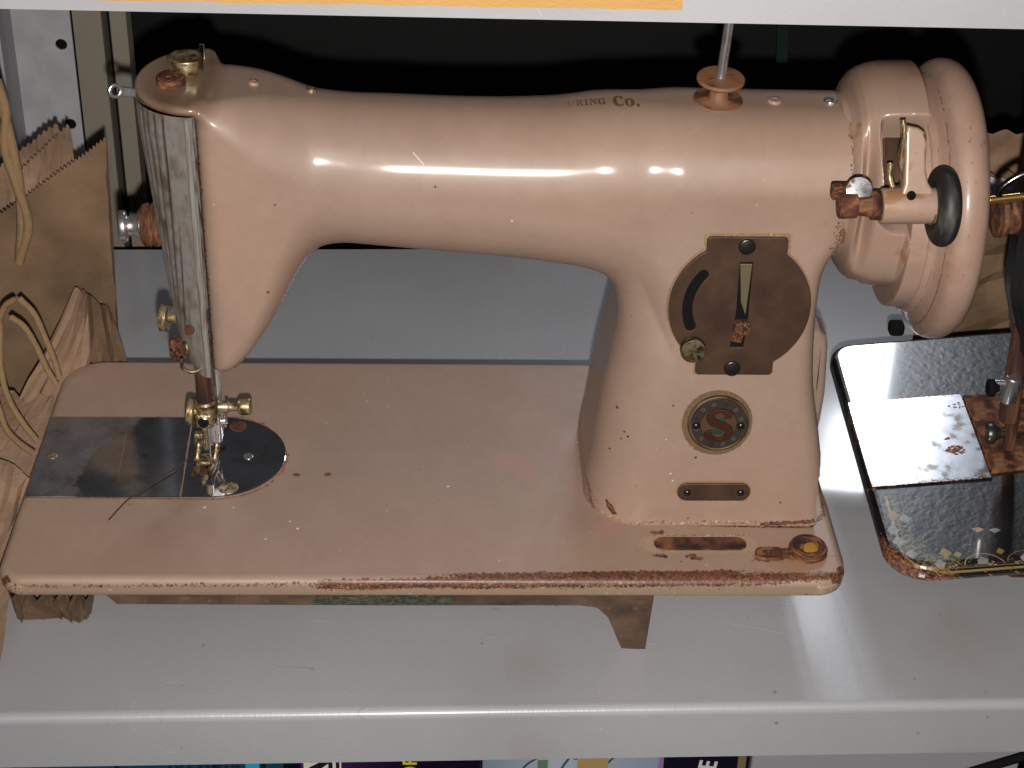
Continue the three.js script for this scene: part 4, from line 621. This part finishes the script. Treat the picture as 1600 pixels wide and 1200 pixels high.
  const bright = texture(canvasOf(1024, 512, (u, v) => ramp(fbm(u * 26, v * 12, 6), [[0.26, [150, 140, 134]], [0.4, [205, 206, 212]], [0.7, [222, 224, 230]]]), (x, w, h) => {
    const r = rnd(13), blot = (u, v, s, n) => { for (let i = 0; i < n; i++) { const q = r() * 6.28, l = r() * s; x.fillStyle = ['#6a3c28', '#7e4a30', '#56301f', '#8a5a3a'][i % 4]; x.beginPath(); x.ellipse(u * w + Math.cos(q) * l * 1.3, v * h + Math.sin(q) * l, 2 + r() * 6, 2 + r() * 4, 0, 0, 7); x.fill(); } };
    blot(0.34, 0.66, 26, 120); blot(0.325, 0.52, 8, 14); blot(0.48, 0.44, 14, 36); blot(0.4, 0.16, 30, 12); x.fillStyle = 'rgba(110,66,40,.8)'; for (let i = 0; i < 700; i++) x.fillRect(r() * w, h - r() * r() * 30, 2 + r() * 6, 2 + r() * 4); for (let i = 0; i < 300; i++) x.fillRect(r() * w, r() * r() * 14, 2 + r() * 5, 1 + r() * 3);
  }));
  const zc0 = a[1], zc1 = b[1];
  const quad = (x0, x1, z0, z1, up) => { const g = plate(shapeOf([[x0, -z1], [x1, -z1], [x1, -z0], [x0, -z0]]), 0.0016, 0.0004).rotateX(-Math.PI / 2).translate(0, up - 0.0016, 0); const p = g.attributes.position, u = []; for (let i = 0; i < p.count; i++) u.push((p.getX(i) - x0) / 0.13, 1 - (p.getZ(i) - z0) / (z1 - z0)); g.setAttribute('uv', new THREE.Float32BufferAttribute(u, 2)); return tilt(g); };
  part('slide_plate', quad(X0 + 0.0012, 0.449, zc0, zc1, 0.0008), std({ map: bright, roughness: 0.2, metalness: 1 }), kb, 'bright slide plate with rust patches');
  part('needle_plate', tilt(plate(shapeOf([[0.4494, -zc1 + 0.004], [0.476, -zc1 + 0.006], [0.488, -(zc0 + zc1) / 2], [0.476, -zc0 - 0.004], [0.4494, -zc0 - 0.002], [0.4496, -(zc0 + zc1) / 2]]), 0.0018, 0.0004).rotateX(-Math.PI / 2).translate(0, -0.0004, 0)), M.rust, kb, 'rusted needle plate');
  // head at the frame's edge
  const hp = [0.4490,0.0955,-0.0950], hx = hp[0];
  const ribs = grid(60, 30, (u, v) => { const y = lerp(0.062, 0.190, v), t = lerp(-1.57, 1.57, u), w = lerp(0.012, 0.019, smoothstep(v, 0, 0.25)); const rib = Math.max(0, Math.sin(t * 12)) * 0.0008 * smoothstep(v, 0.02, 0.1); return [hx + 0.014 - (w + rib) * Math.cos(t) ** 0.8 + 0.004 * (1 - v), y, -0.097 + 0.03 * Math.sin(t), u * 2, v]; });
  part('face_plate', ribs, std({ color: new THREE.Color(0.09, 0.085, 0.08), roughness: 0.3, metalness: 0.8, side: THREE.DoubleSide }), kb, 'dark ribbed face plate');
  part('head', [box(hx + 0.012, 0.062, -0.128, hx + 0.10, 0.19, -0.066, 0.012, 4), box(hx + 0.06, 0.11, -0.125, 0.70, 0.185, -0.07, 0.02, 4), box(0.62, 0, -0.14, 0.70, 0.15, -0.05, 0.02, 4)], phys({ color: new THREE.Color(0.012, 0.012, 0.013), roughness: 0.3, clearcoat: 1, clearcoatRoughness: 0.06 }), kb);
  const nb = [0.4570,0.0549,-0.0950];
  part('needle_bar', [rod([nb[0] + 0.001, 0.02, -0.095], [nb[0] - 0.001, 0.075, -0.095], 0.0045), rod([nb[0] + 0.004, 0.004, -0.095], [nb[0] + 0.003, 0.03, -0.095], 0.003)], M.darkRust, kb);
  const cl = [0.4540,0.0422,-0.0900];
  part('needle_clamp', [rod([cl[0], cl[1] - 0.008, -0.09], [cl[0] + 0.001, cl[1] + 0.006, -0.09], 0.0042), rod([cl[0] - 0.009, cl[1] + 0.002, -0.09], [cl[0], cl[1] + 0.002, -0.09], 0.0018)], M.steel, kb);
  const cs = [0.4443,0.0431,-0.0880];
  part('clamp_screw', turned([[-0.0016, 0], [-0.0016, 0.0032], [-0.001, 0.0042], [0.0014, 0.0042], [0.0018, 0.003], [0.004, 0.0016]], cs, [1, 0, 0], 26), M.dark, kb);
  const tk = [0.4393,0.1257,-0.1000];
  const tn = part('tension_knob', turned([[0.010, 0.0080], [0.008, 0.0086], [0.0066, 0.0086], [0.006, 0.0068], [0.005, 0.0078], [0.0026, 0.0078], [0.002, 0.0062], [0.0008, 0.0090], [-0.001, 0.0094], [-0.0018, 0.0086], [-0.0022, 0.0094], [-0.0034, 0.0094], [-0.0044, 0.0080], [-0.0044, 0]], tk, [1, 0, 0], 36), M.rust, kb, 'rusty brass tension discs');
  const bar = [0.4295,0.1366,-0.0940], bar2 = [0.4446,0.1392,-0.0940]; part('tension_rod', rod(bar, [bar2[0] + 0.012, bar2[1] + 0.001, bar2[2]], 0.0018), std({ color: new THREE.Color(0.7, 0.42, 0.12), roughness: 0.25, metalness: 0.9 }), tn);
  const l0 = [0.4316,0.1449,-0.0880], l1 = [0.4406,0.1523,-0.0880]; part('take_up_lever', tube([[l0[0], l0[1] - 0.003, l0[2]], l0, [(l0[0] + l1[0]) / 2, (l0[1] + l1[1]) / 2 + 0.001, -0.088], l1, [l1[0] + 0.012, l1[1] + 0.004, -0.088]], 0.0017, 30, 8), M.chrome, kb);
  const sc = [0.4532,-0.1025]; part('plate_knob', turned([[-0.0015, 0], [-0.0015, 0.004], [-0.001, 0.0052], [0.002, 0.0052], [0.0026, 0.004], [0.006, 0.002], [0.012, 0.003]], [sc[0], zk(sc[0]) + 0.0055, sc[1]], [1, 0.1, 0.1], 26), std({ color: new THREE.Color(0.10, 0.09, 0.08), roughness: 0.35, metalness: 0.8 }), kb);
  const ft = [0.4722,-0.1212]; part('presser_foot', [tilt(box(ft[0] - 0.006, 0.002, ft[1] - 0.012, ft[0] + 0.012, 0.006, ft[1] + 0.014, 0.002)), tilt(box(ft[0] + 0.001, 0.004, ft[1] - 0.012, ft[0] + 0.006, 0.02, ft[1] - 0.006, 0.002))], M.rust, kb);
  const hg = [0.4301,-0.2008]; part('hinge_block', box(hg[0] - 0.004, zk(hg[0], hg[1]) - 0.006, hg[1] - 0.010, hg[0] + 0.004, zk(hg[0], hg[1]) + 0.001, hg[1] - 0.002, 0.002), M.dark, kb);
}

// ------------------------------------------------------------------ paper bags
const jag = (u, n, h) => { const t = (u * n) % 1; return h * Math.min(1, 2.2 * Math.min(t, 1 - t)); };
// a creased sheet between four corners (bottom left, bottom right, top right, top left); teeth along the top
function paper(bl, br, tr, tl, { n = 50, m = 50, crease = 0.002, seed = 0, teeth = 0, tooth = 0.0016, size = 9, fold = 0, facet = false }) {
  const sheet = grid(n, m, (u, v) => {
    const q = [0, 1, 2].map((c) => lerp(lerp(bl[c], br[c], u), lerp(tl[c], tr[c], u), v)), k = [(fbm(u * size + seed, v * size, 4) - 0.5), (fbm(u * size * 2.3 + seed + 50, v * size * 2.3, 3) - 0.5)];
    const ridge = 1 - Math.abs(2 * fbm(u * size * 0.7 + seed + 9, v * size * 0.7 + seed, 2) - 1);
    const w = crease * (k[0] * 1.6 + k[1] * 0.6 + ridge * 0.8) + fold * Math.abs(((u * 2) % 1) - 0.5);
    const X = q[0] + w * 0.3, Y = q[1] + (v > 0.999 && teeth ? jag(u, teeth, tooth) : 0), Z = q[2] + w; return [X, Y, Z, (X + Z * 0.6) * 7, (Y - Z * 0.7) * 7];
  });
  if (!facet) return sheet;
  const f = sheet.toNonIndexed(); f.computeVertexNormals(); return f;
}
const kraftA = M.kraft, kraftB = std({ map: texture(noiseCanvas(512, 6, [[0.2, [120, 94, 74]], [0.5, [142, 113, 91]], [0.8, [158, 128, 106]]], 43, 6)), roughness: 0.86, bumpMap: kraftBump, bumpScale: 0.0012, side: THREE.DoubleSide });
{
  const b = thing('paper_bag', 'tall brown paper bag with saw toothed top standing by the corner post', 'paper bag', [-0.05, -BED, -0.23]);
  const tr = [0.0240,0.1061,-0.2150], tl = [-0.0607,0.0471,-0.2000], bl = [-0.0411,-0.0470,-0.0336], br = [0.0200,-0.0365,-0.2120];
  part('front_panel', paper([bl[0], -0.047, -0.200], [br[0], -0.047, -0.205], tr, tl, { n: 220, m: 40, crease: 0.0022, seed: 3, teeth: 46, tooth: 0.0022, size: 3 }), kraftA, b);
  part('side_panel', paper([br[0], -0.047, -0.205], [br[0] - 0.034, -0.047, -0.262], [tr[0] - 0.036, tr[1] - 0.040, -0.262], tr, { n: 40, m: 40, crease: 0.003, seed: 8, fold: 0.004 }), kraftA, b);
  const g0 = [0.0015,0.1029,-0.2320], g1 = [-0.0194,0.0849,-0.2240], g2 = [0.0025,0.0873,-0.2320];
  part('gusset', paper([g1[0] - 0.01, 0.02, -0.224], [g0[0] + 0.003, 0.02, -0.236], [g0[0] + 0.0005, g0[1], -0.236], [g1[0] - 0.008, g1[1] - 0.006, -0.224], { n: 90, m: 24, crease: 0.002, seed: 12, teeth: 16, tooth: 0.002 }), kraftB, b);
  const h0 = [-0.0099,0.0973,-0.2440], h1 = [-0.0266,0.0785,-0.2400];
  part('back_panel', paper([h1[0] - 0.03, -0.02, -0.25], [h0[0] + 0.014, -0.02, -0.262], [h0[0] + 0.003, h0[1], -0.25], [h1[0] - 0.02, h1[1] - 0.01, -0.244], { n: 90, m: 24, crease: 0.002, seed: 15, teeth: 14, tooth: 0.002 }), kraftB, b);
  const H = [[-0.0213,0.1484,-0.1900], [-0.0169,0.1339,-0.1860], [-0.0145,0.1167,-0.1840], [-0.0135,0.0948,-0.1840], [-0.0151,0.0747,-0.1860], [-0.0196,0.0511,-0.1900]], r = rnd(5);
  part('handle', [tube(H, 0.0025, 60, 9), tube(H.map((p, i) => [p[0] + 0.0032 * Math.sin(i * 1.7 + 1), p[1] - 0.001, p[2] + 0.001]), 0.0024, 60, 9)], M.cord, b, 'twisted paper handle');
}
{
  const b = thing('paper_bag', 'crumpled brown paper bag with cord handles lying against the machine bed', 'paper bag', [-0.03, -BED, -0.1]);
  const pk = [0.0075,0.0381,-0.1900], pk2 = [0.0111,0.0363,-0.1900], r1 = [0.0216,0.0201,-0.1950], rb = [0.0286,-0.0106,-0.1950], lf = [-0.0247,-0.0123,-0.1500], lo = [-0.0048,-0.0147,-0.1200];
  part('front_panel', paper([-0.046, -0.047, -0.085], [0.010, -0.047, -0.17], pk2, [pk[0] - 0.0015, pk[1], -0.189], { n: 8, m: 8, crease: 0.007, seed: 21, size: 6, facet: true }), kraftB, b);
  part('side_panel', paper([0.008, -0.047, -0.19], [rb[0] + 0.003, -0.047, -0.20], r1, pk2, { n: 6, m: 7, crease: 0.005, seed: 27, size: 5, fold: 0.006, facet: true }), kraftA, b);
  part('folded_strip', paper([rb[0] - 0.012, -0.047, -0.199], [rb[0] + 0.001, -0.047, -0.196], [0.0215,0.0214,-0.1940], [0.0142,0.0195,-0.1940], { n: 16, m: 30, crease: 0.002, seed: 33, teeth: 2, tooth: 0.003 }), kraftA, b);
  part('lower_panel', paper([-0.075, -0.040, 0.0], [-0.006, -0.040, -0.004], [-0.003, -0.004, -0.165], [-0.0272,0.0029,-0.1500], { n: 9, m: 11, crease: 0.014, seed: 39, size: 6, facet: true }), kraftB, b);
  part('lower_fold', paper([-0.03, -0.046, 0.004], [-0.004, -0.044, -0.002], [-0.0015, -0.008, -0.09], [-0.0162,0.0059,-0.0900], { n: 6, m: 12, crease: 0.010, seed: 44, size: 5, facet: true }), kraftB, b);
  const loops = [[[-0.0197,0.0444,-0.1300], [-0.0136,0.0591,-0.1300], [-0.0090,0.0626,-0.1300]], [[-0.0071,0.0621,-0.1320], [-0.0010,0.0544,-0.1310], [0.0029,0.0420,-0.1300], [0.0066,0.0294,-0.1280], [0.0082,0.0213,-0.1260]], [[-0.0117,0.0538,-0.1290], [-0.0058,0.0492,-0.1280], [-0.0011,0.0392,-0.1270], [0.0033,0.0273,-0.1250], [0.0076,0.0202,-0.1220]], [[-0.0149,0.0544,-0.1220], [-0.0162,0.0376,-0.1180], [-0.0146,0.0265,-0.1120], [-0.0109,0.0204,-0.1060], [-0.0049,0.0129,-0.1000], [0.0018,0.0076,-0.0940]], [[-0.0160,0.0223,-0.1020], [-0.0117,0.0120,-0.0960], [-0.0047,0.0081,-0.0900], [0.0017,0.0059,-0.0860]]];
  for (const l of loops) part('cord_handle', tube(l, 0.0015, 40, 8), M.cord, b);
  // the pleated end showing under the bed's front left corner
  const fan = [], ends = [[-0.0010,-0.0460,-0.0297], [0.0014,-0.0460,-0.0288], [0.0188,-0.0460,-0.0315], [0.0239,-0.0460,-0.0283], [0.0274,-0.0460,-0.0279], [0.0299,-0.0460,-0.0306], [0.0311,-0.0460,-0.0333]], tops = [[0.0005,-0.0113,-0.0100], [0.0050,-0.0164,-0.0120], [0.0097,-0.0182,-0.0120], [0.0152,-0.0186,-0.0120], [0.0186,-0.0202,-0.0140], [0.0227,-0.0194,-0.0130], [0.0264,-0.0202,-0.0140], [0.0297,-0.0186,-0.0120], [0.0325,-0.0202,-0.0140], [0.0363,-0.0185,-0.0120], [0.0389,-0.0202,-0.0140]];
  const to = [ends[0], ends[1], ends[1], ends[2], ends[2], ends[3], ends[3], ends[4], ends[4], ends[5], ends[6]];
  for (let i = 0; i < tops.length - 1; i++) {
    const A = tops[i], B = tops[i + 1], C = to[i], D = to[i + 1], z = i % 2 ? 0.006 : -0.004;
    fan.push(paper([C[0], C[1], C[2] + z * 0.2], [D[0] + 0.0006, D[1], D[2] - z * 0.2], [B[0], B[1] + 0.002, B[2] - z], [A[0], A[1] + 0.002, A[2] + z], { n: 8, m: 20, crease: 0.0015, seed: 60 + i * 3, size: 4 }));
  }
  fan.push(paper([-0.03, -0.047, -0.02], [-0.008, -0.047, -0.026], [-0.002, -0.012, -0.012], [-0.03, -0.012, -0.006], { n: 20, m: 20, crease: 0.003, seed: 99 }));
  part('pleated_end', fan, kraftA, b, 'pleated crumpled end under the bed');
}
{
  const b = thing('paper_bag', 'brown paper bag behind the hand wheel and the black machine', 'paper bag', [0.53, -BED, -0.33]);
  const tl = [0.4896,0.0581,-0.2900], tr = [0.5317,0.0624,-0.2900];
  part('front_panel', paper([0.455, -0.047, -0.275], [0.62, -0.047, -0.285], [0.62, 0.028, -0.295], [0.468, 0.022, -0.29], { n: 8, m: 8, crease: 0.008, seed: 71, size: 4, facet: true }), kraftA, b);
  part('folded_top', paper([0.470, 0.018, -0.287], [0.60, 0.020, -0.29], [0.60, 0.060, -0.300], [0.478, 0.048, -0.296], { n: 60, m: 30, crease: 0.005, seed: 75, size: 4, teeth: 12, tooth: 0.004 }), kraftA, b);
  part('back_panel', paper([0.47, 0.0, -0.325], [0.62, 0.0, -0.33], [0.62, 0.060, -0.33], [0.486, 0.062, -0.325], { n: 60, m: 20, crease: 0.003, seed: 78, teeth: 9, tooth: 0.004 }), kraftB, b);
  part('print', paper([0.4876,0.0380,-0.2830], [0.5130,0.0377,-0.2840], [0.5110,0.0525,-0.2860], [0.4847,0.0571,-0.2840], { n: 30, m: 12, crease: 0.003, seed: 81 }), std({ map: texture(noiseCanvas(256, 5, [[0.3, [92, 84, 110]], [0.5, [170, 164, 182]], [0.7, [190, 184, 200]]], 7)), roughness: 0.7, side: THREE.DoubleSide }), b, 'pale violet printed patch');
}

// ------------------------------------------------------------------ beyond the shelf
{
  const c = thing('cupboard_side', 'beige painted cupboard side behind the corner post', 'cupboard', [-0.03, -0.6, -0.5]);
  const cm = std({ color: new THREE.Color(0.25, 0.22, 0.175), roughness: 0.55 });
  part('panel', box(-0.060, -0.62, -0.475, -0.020, 0.33, -0.455, 0.001), cm, c);
  part('edge_strip', box(-0.0165, -0.62, -0.48, -0.006, 0.33, -0.462, 0.001), cm, c);
  part('dark_stripe', box(-0.022, -0.62, -0.49, -0.0155, 0.33, -0.478, 0.001), M.dark, c);  // dark stripe between the two beige boards
}
{
  const p0 = [0.4254,0.0078,-0.6200], p1 = [0.4351,-0.0191,-0.6200];
  const g = thing('green_strap', 'faint green strap hanging in the dark behind the spool pin', 'strap', [p0[0], 0, -0.62]);
  part('strap', grid(4, 20, (u, v) => [lerp(p0[0], p1[0], v) + (u - 0.5) * 0.008, lerp(p0[1] + 0.1, p1[1], v), -0.62 + 0.002 * Math.sin(v * 5)]), std({ color: new THREE.Color(0.0, 0.010, 0.005), roughness: 0.8, side: THREE.DoubleSide }), g);
}
// ------------------------------------------------------------------ cardboard above, packets below
{
  const a = [0.0344,0.2748,0.0418], b = [0.2712,0.2715,0.0356];
  const c = thing('cardboard', 'orange brown cardboard piece hanging over the upper shelf lip', 'cardboard', [0.12, a[1], 0.034]);
  const g = grid(120, 6, (u, v) => { const x = lerp(a[0] - 0.05, b[0], u), e = 0.0006 * (fbm(u * 40, 3, 3) - 0.5); return [x, lerp(lerp(a[1], b[1], u) + e, 0.32, v), 0.0365 - 0.0188 * (x - 0.22), u * 2, v]; });
  const h = grid(120, 1, (u, v) => { const x = lerp(a[0] - 0.05, b[0], u), e = 0.0006 * (fbm(u * 40, 3, 3) - 0.5); return [x, lerp(a[1], b[1], u) + e, lerp(0.0335, 0.0365, v) - 0.0188 * (x - 0.22), u * 2, v]; });
  part('sheet', [g, h], std({ color: new THREE.Color(0.47, 0.26, 0.08), roughness: 0.8, bumpMap: kraftBump, bumpScale: 0.0006, side: THREE.DoubleSide }), c);
}
{
  const lip = -0.0755, T = -0.098, zf = -0.02;
  const packet = (name, label, category, x0, x1, draw, col, top = T) => {
    const o = thing(name, label, category, [(x0 + x1) / 2, -0.3, zf - 0.03]);
    part('carton', box(x0, -0.3, zf - 0.08, x1, top, zf, 0.0015), std({ color: col, roughness: 0.4 }), o);
    const w = Math.round((x1 - x0) * 6000), h = 420, c = canvasOf(w, h, null, draw);
    part('printed_face', new THREE.PlaneGeometry(x1 - x0 - 0.001, 0.07).translate((x0 + x1) / 2, top - 0.0365, zf + 0.0006), phys({ map: texture(c), roughness: 0.35, clearcoat: 0.5, clearcoatRoughness: 0.2 }), o);
    return o;
  };
  const X = (p) => p;
  const x0 = [-0.0285,-0.1252,-0.0200][0], x1 = [0.0134,-0.1254,-0.0200][0], x2 = [0.1163,-0.1257,-0.0200][0], x3 = [0.1242,-0.1257,-0.0200][0], x4 = [0.2104,-0.1260,-0.0200][0], x5 = [0.2979,-0.1263,-0.0200][0], x6 = [0.3391,-0.1264,-0.0200][0], x7 = [0.3422,-0.1265,-0.0200][0], x8 = [0.4443,-0.1268,-0.0200][0];
  packet('blue_packet', 'blue packet under the shelf with dark dividing bands, leftmost below', 'packet', x0, x2, (c, w, h) => { const r = rnd(2); const g = c.createLinearGradient(0, 0, w, 0); g.addColorStop(0, '#16516e'); g.addColorStop(0.5, '#173f5e'); g.addColorStop(1, '#0f4258'); c.fillStyle = g; c.fillRect(0, 0, w, h); c.fillStyle = '#0c1c28'; for (const u of [0.12, 0.45, 0.77, 0.93]) c.fillRect(u * w, 0, 14, h); c.font = 'bold 70px sans-serif'; c.fillStyle = '#0d2a40'; c.fillText('NOON', w * 0.62, 190); c.fillStyle = '#3a9ac0'; c.fillRect(w * 0.88, 120, 40, 300); c.fillRect(0, 130, w * 0.05, 300); }, new THREE.Color(0.01, 0.06, 0.1));
  packet('purple_box', 'purple box under the shelf with yellow lettering and a white letter panel', 'box', x3, x4, (c, w, h) => {
    c.fillStyle = '#2c1240'; c.fillRect(0, 0, w, h); const g = c.createLinearGradient(0, 0, w * 0.6, 0); g.addColorStop(0, '#4a2466'); g.addColorStop(1, '#160a20'); c.fillStyle = g; c.fillRect(0, 0, w, h);
    c.fillStyle = '#d8d0c4'; c.fillRect(8, 0, w * 0.21, h); c.strokeStyle = '#1c1a1e'; c.lineWidth = 12; c.beginPath(); c.moveTo(20, 230); c.lineTo(30, 180); c.lineTo(76, 150); c.stroke(); c.beginPath(); c.moveTo(w * 0.165, 148); c.lineTo(w * 0.09, 184); c.lineTo(w * 0.165, 194); c.closePath(); c.stroke(); c.fillStyle = '#1c1a1e'; c.fillRect(w * 0.195, 0, 10, h);
    c.save(); c.translate(w * 0.645, 216); c.rotate(-Math.PI / 2); c.font = 'bold 58px sans-serif'; c.fillStyle = '#d8c21e'; c.fillText('OF', 0, 0); c.restore();
  }, new THREE.Color(0.03, 0.008, 0.06));
  packet('picture_box', 'box with a pale grey blue picture under the shelf, right of the purple box', 'box', x4 + 0.0005, x5, (c, w, h) => {
    const g = c.createLinearGradient(0, 0, w, 0); g.addColorStop(0, '#7c8a98'); g.addColorStop(0.4, '#a5b0ba'); g.addColorStop(1, '#8894a2'); c.fillStyle = g; c.fillRect(0, 0, w, h); c.strokeStyle = '#3c4858'; c.lineWidth = 7;
    for (const [u, q] of [[0.05, 60], [0.4, 20], [0.62, 90], [0.85, 50]]) { c.beginPath(); c.ellipse(u * w, 240, 110, 90 + q, 0.3, 0, 5); c.stroke(); } c.fillStyle = '#a58a5c'; c.fillRect(w * 0.52, 140, 90, 200); c.fillStyle = '#5c7868'; c.fillRect(w * 0.3, 150, 30, 200); c.fillStyle = '#8a6aa0'; c.beginPath(); c.moveTo(w, 0); c.lineTo(w * 0.93, h); c.lineTo(w, h); c.fill();
  }, new THREE.Color(0.25, 0.3, 0.36));
  packet('dark_box', 'dark navy box with a white letter E under the shelf', 'box', x5 + 0.0005, x6, (c, w, h) => { c.fillStyle = '#131022'; c.fillRect(0, 0, w, h); c.save(); c.translate(w * 0.6, 196); c.rotate(-Math.PI / 2 + 0.12); c.font = 'bold 76px sans-serif'; c.fillStyle = '#c8c4c8'; c.fillText('E', 0, 0); c.restore(); c.fillStyle = '#7a6446'; c.fillRect(w * 0.86, 110, w * 0.1, 300); }, new THREE.Color(0.01, 0.008, 0.02));
  const gp = thing('grey_panel', 'plain grey panel under the shelf at the right', 'panel', [(x7 + x8) / 2, -0.3, -0.03]);
  part('panel', box(x7, -0.3, -0.06, x8 + 0.03, -0.09, -0.03, 0.002), std({ color: new THREE.Color(0.30, 0.30, 0.33), roughness: 0.5 }), gp);
  const bc = thing('black_cable', 'black cable hanging in the bottom right corner', 'cable', [x8, -0.3, 0]);
  part('cable', tube([[0.4391,-0.1374,-0.0200], [0.4537,-0.1310,-0.0200], [0.4653,-0.1260,-0.0200], [0.4826,-0.1185,-0.0200]], 0.0022, 30, 10), M.dark, bc);
}
// ------------------------------------------------------------------ unseen bright panels behind, placed to reflect in the shelf and black machine
{
  const t = thing('unseen_rear_lamp', 'unseen bright white light panels, out of view behind the shelves, placed to reflect in the shelf and black machine', 'lamp', [0.72, 0.9, -1.5]);
  part('unseen_lamp_frame', box(0.42, 0.74, -1.53, 0.82, 1.48, -1.503, 0.004), std({ color: new THREE.Color(0.05, 0.05, 0.05), roughness: 0.6 }), t);
  const panel = (x0, x1, y0, y1, k) => part('unseen_lamp_panel', new THREE.PlaneGeometry(x1 - x0, y1 - y0).translate((x0 + x1) / 2, (y0 + y1) / 2, -1.5), std({ color: new THREE.Color(0.8, 0.8, 0.8), emissive: new THREE.Color(0.86, 0.92, 1), emissiveIntensity: k }), t);
  panel(0.732, 0.80, 0.76, 0.98, 48);
  panel(0.70, 0.765, 1.06, 1.24, 6);
  panel(0.44, 0.69, 0.97, 1.12, 26);
  panel(0.44, 0.69, 1.14, 1.35, 6);
}
{  // out of view behind the camera, placed to light the front faces coolly
  const t = thing('unseen_front_lamp', 'unseen cool light panel, out of view behind and above the camera, placed to light the front', 'lamp', [0.1, 1.75, 1.7]);
  const n = V(0.1, 0, -0.09).sub(V(0.1, 1.75, 1.7)).normalize(), q = new THREE.Quaternion().setFromUnitVectors(V(0, 0, 1), n);
  part('unseen_lamp_panel', new THREE.PlaneGeometry(1.6, 0.8).applyQuaternion(q).translate(0.1, 1.75, 1.7), std({ color: new THREE.Color(0.8, 0.8, 0.8), emissive: new THREE.Color(0.86, 0.86, 1), emissiveIntensity: 0.2 }), t);
  const l = new THREE.RectAreaLight(new THREE.Color(0.9, 0.86, 1), 0.5, 1.6, 0.8); l.name = 'unseen_front_lamp';
  l.position.set(0.1 + n.x * 0.01, 1.75 + BED + n.y * 0.01, 1.7 + n.z * 0.01); l.lookAt(0.1, BED, -0.09); scene.add(l);
}
renderer.render(scene, camera);
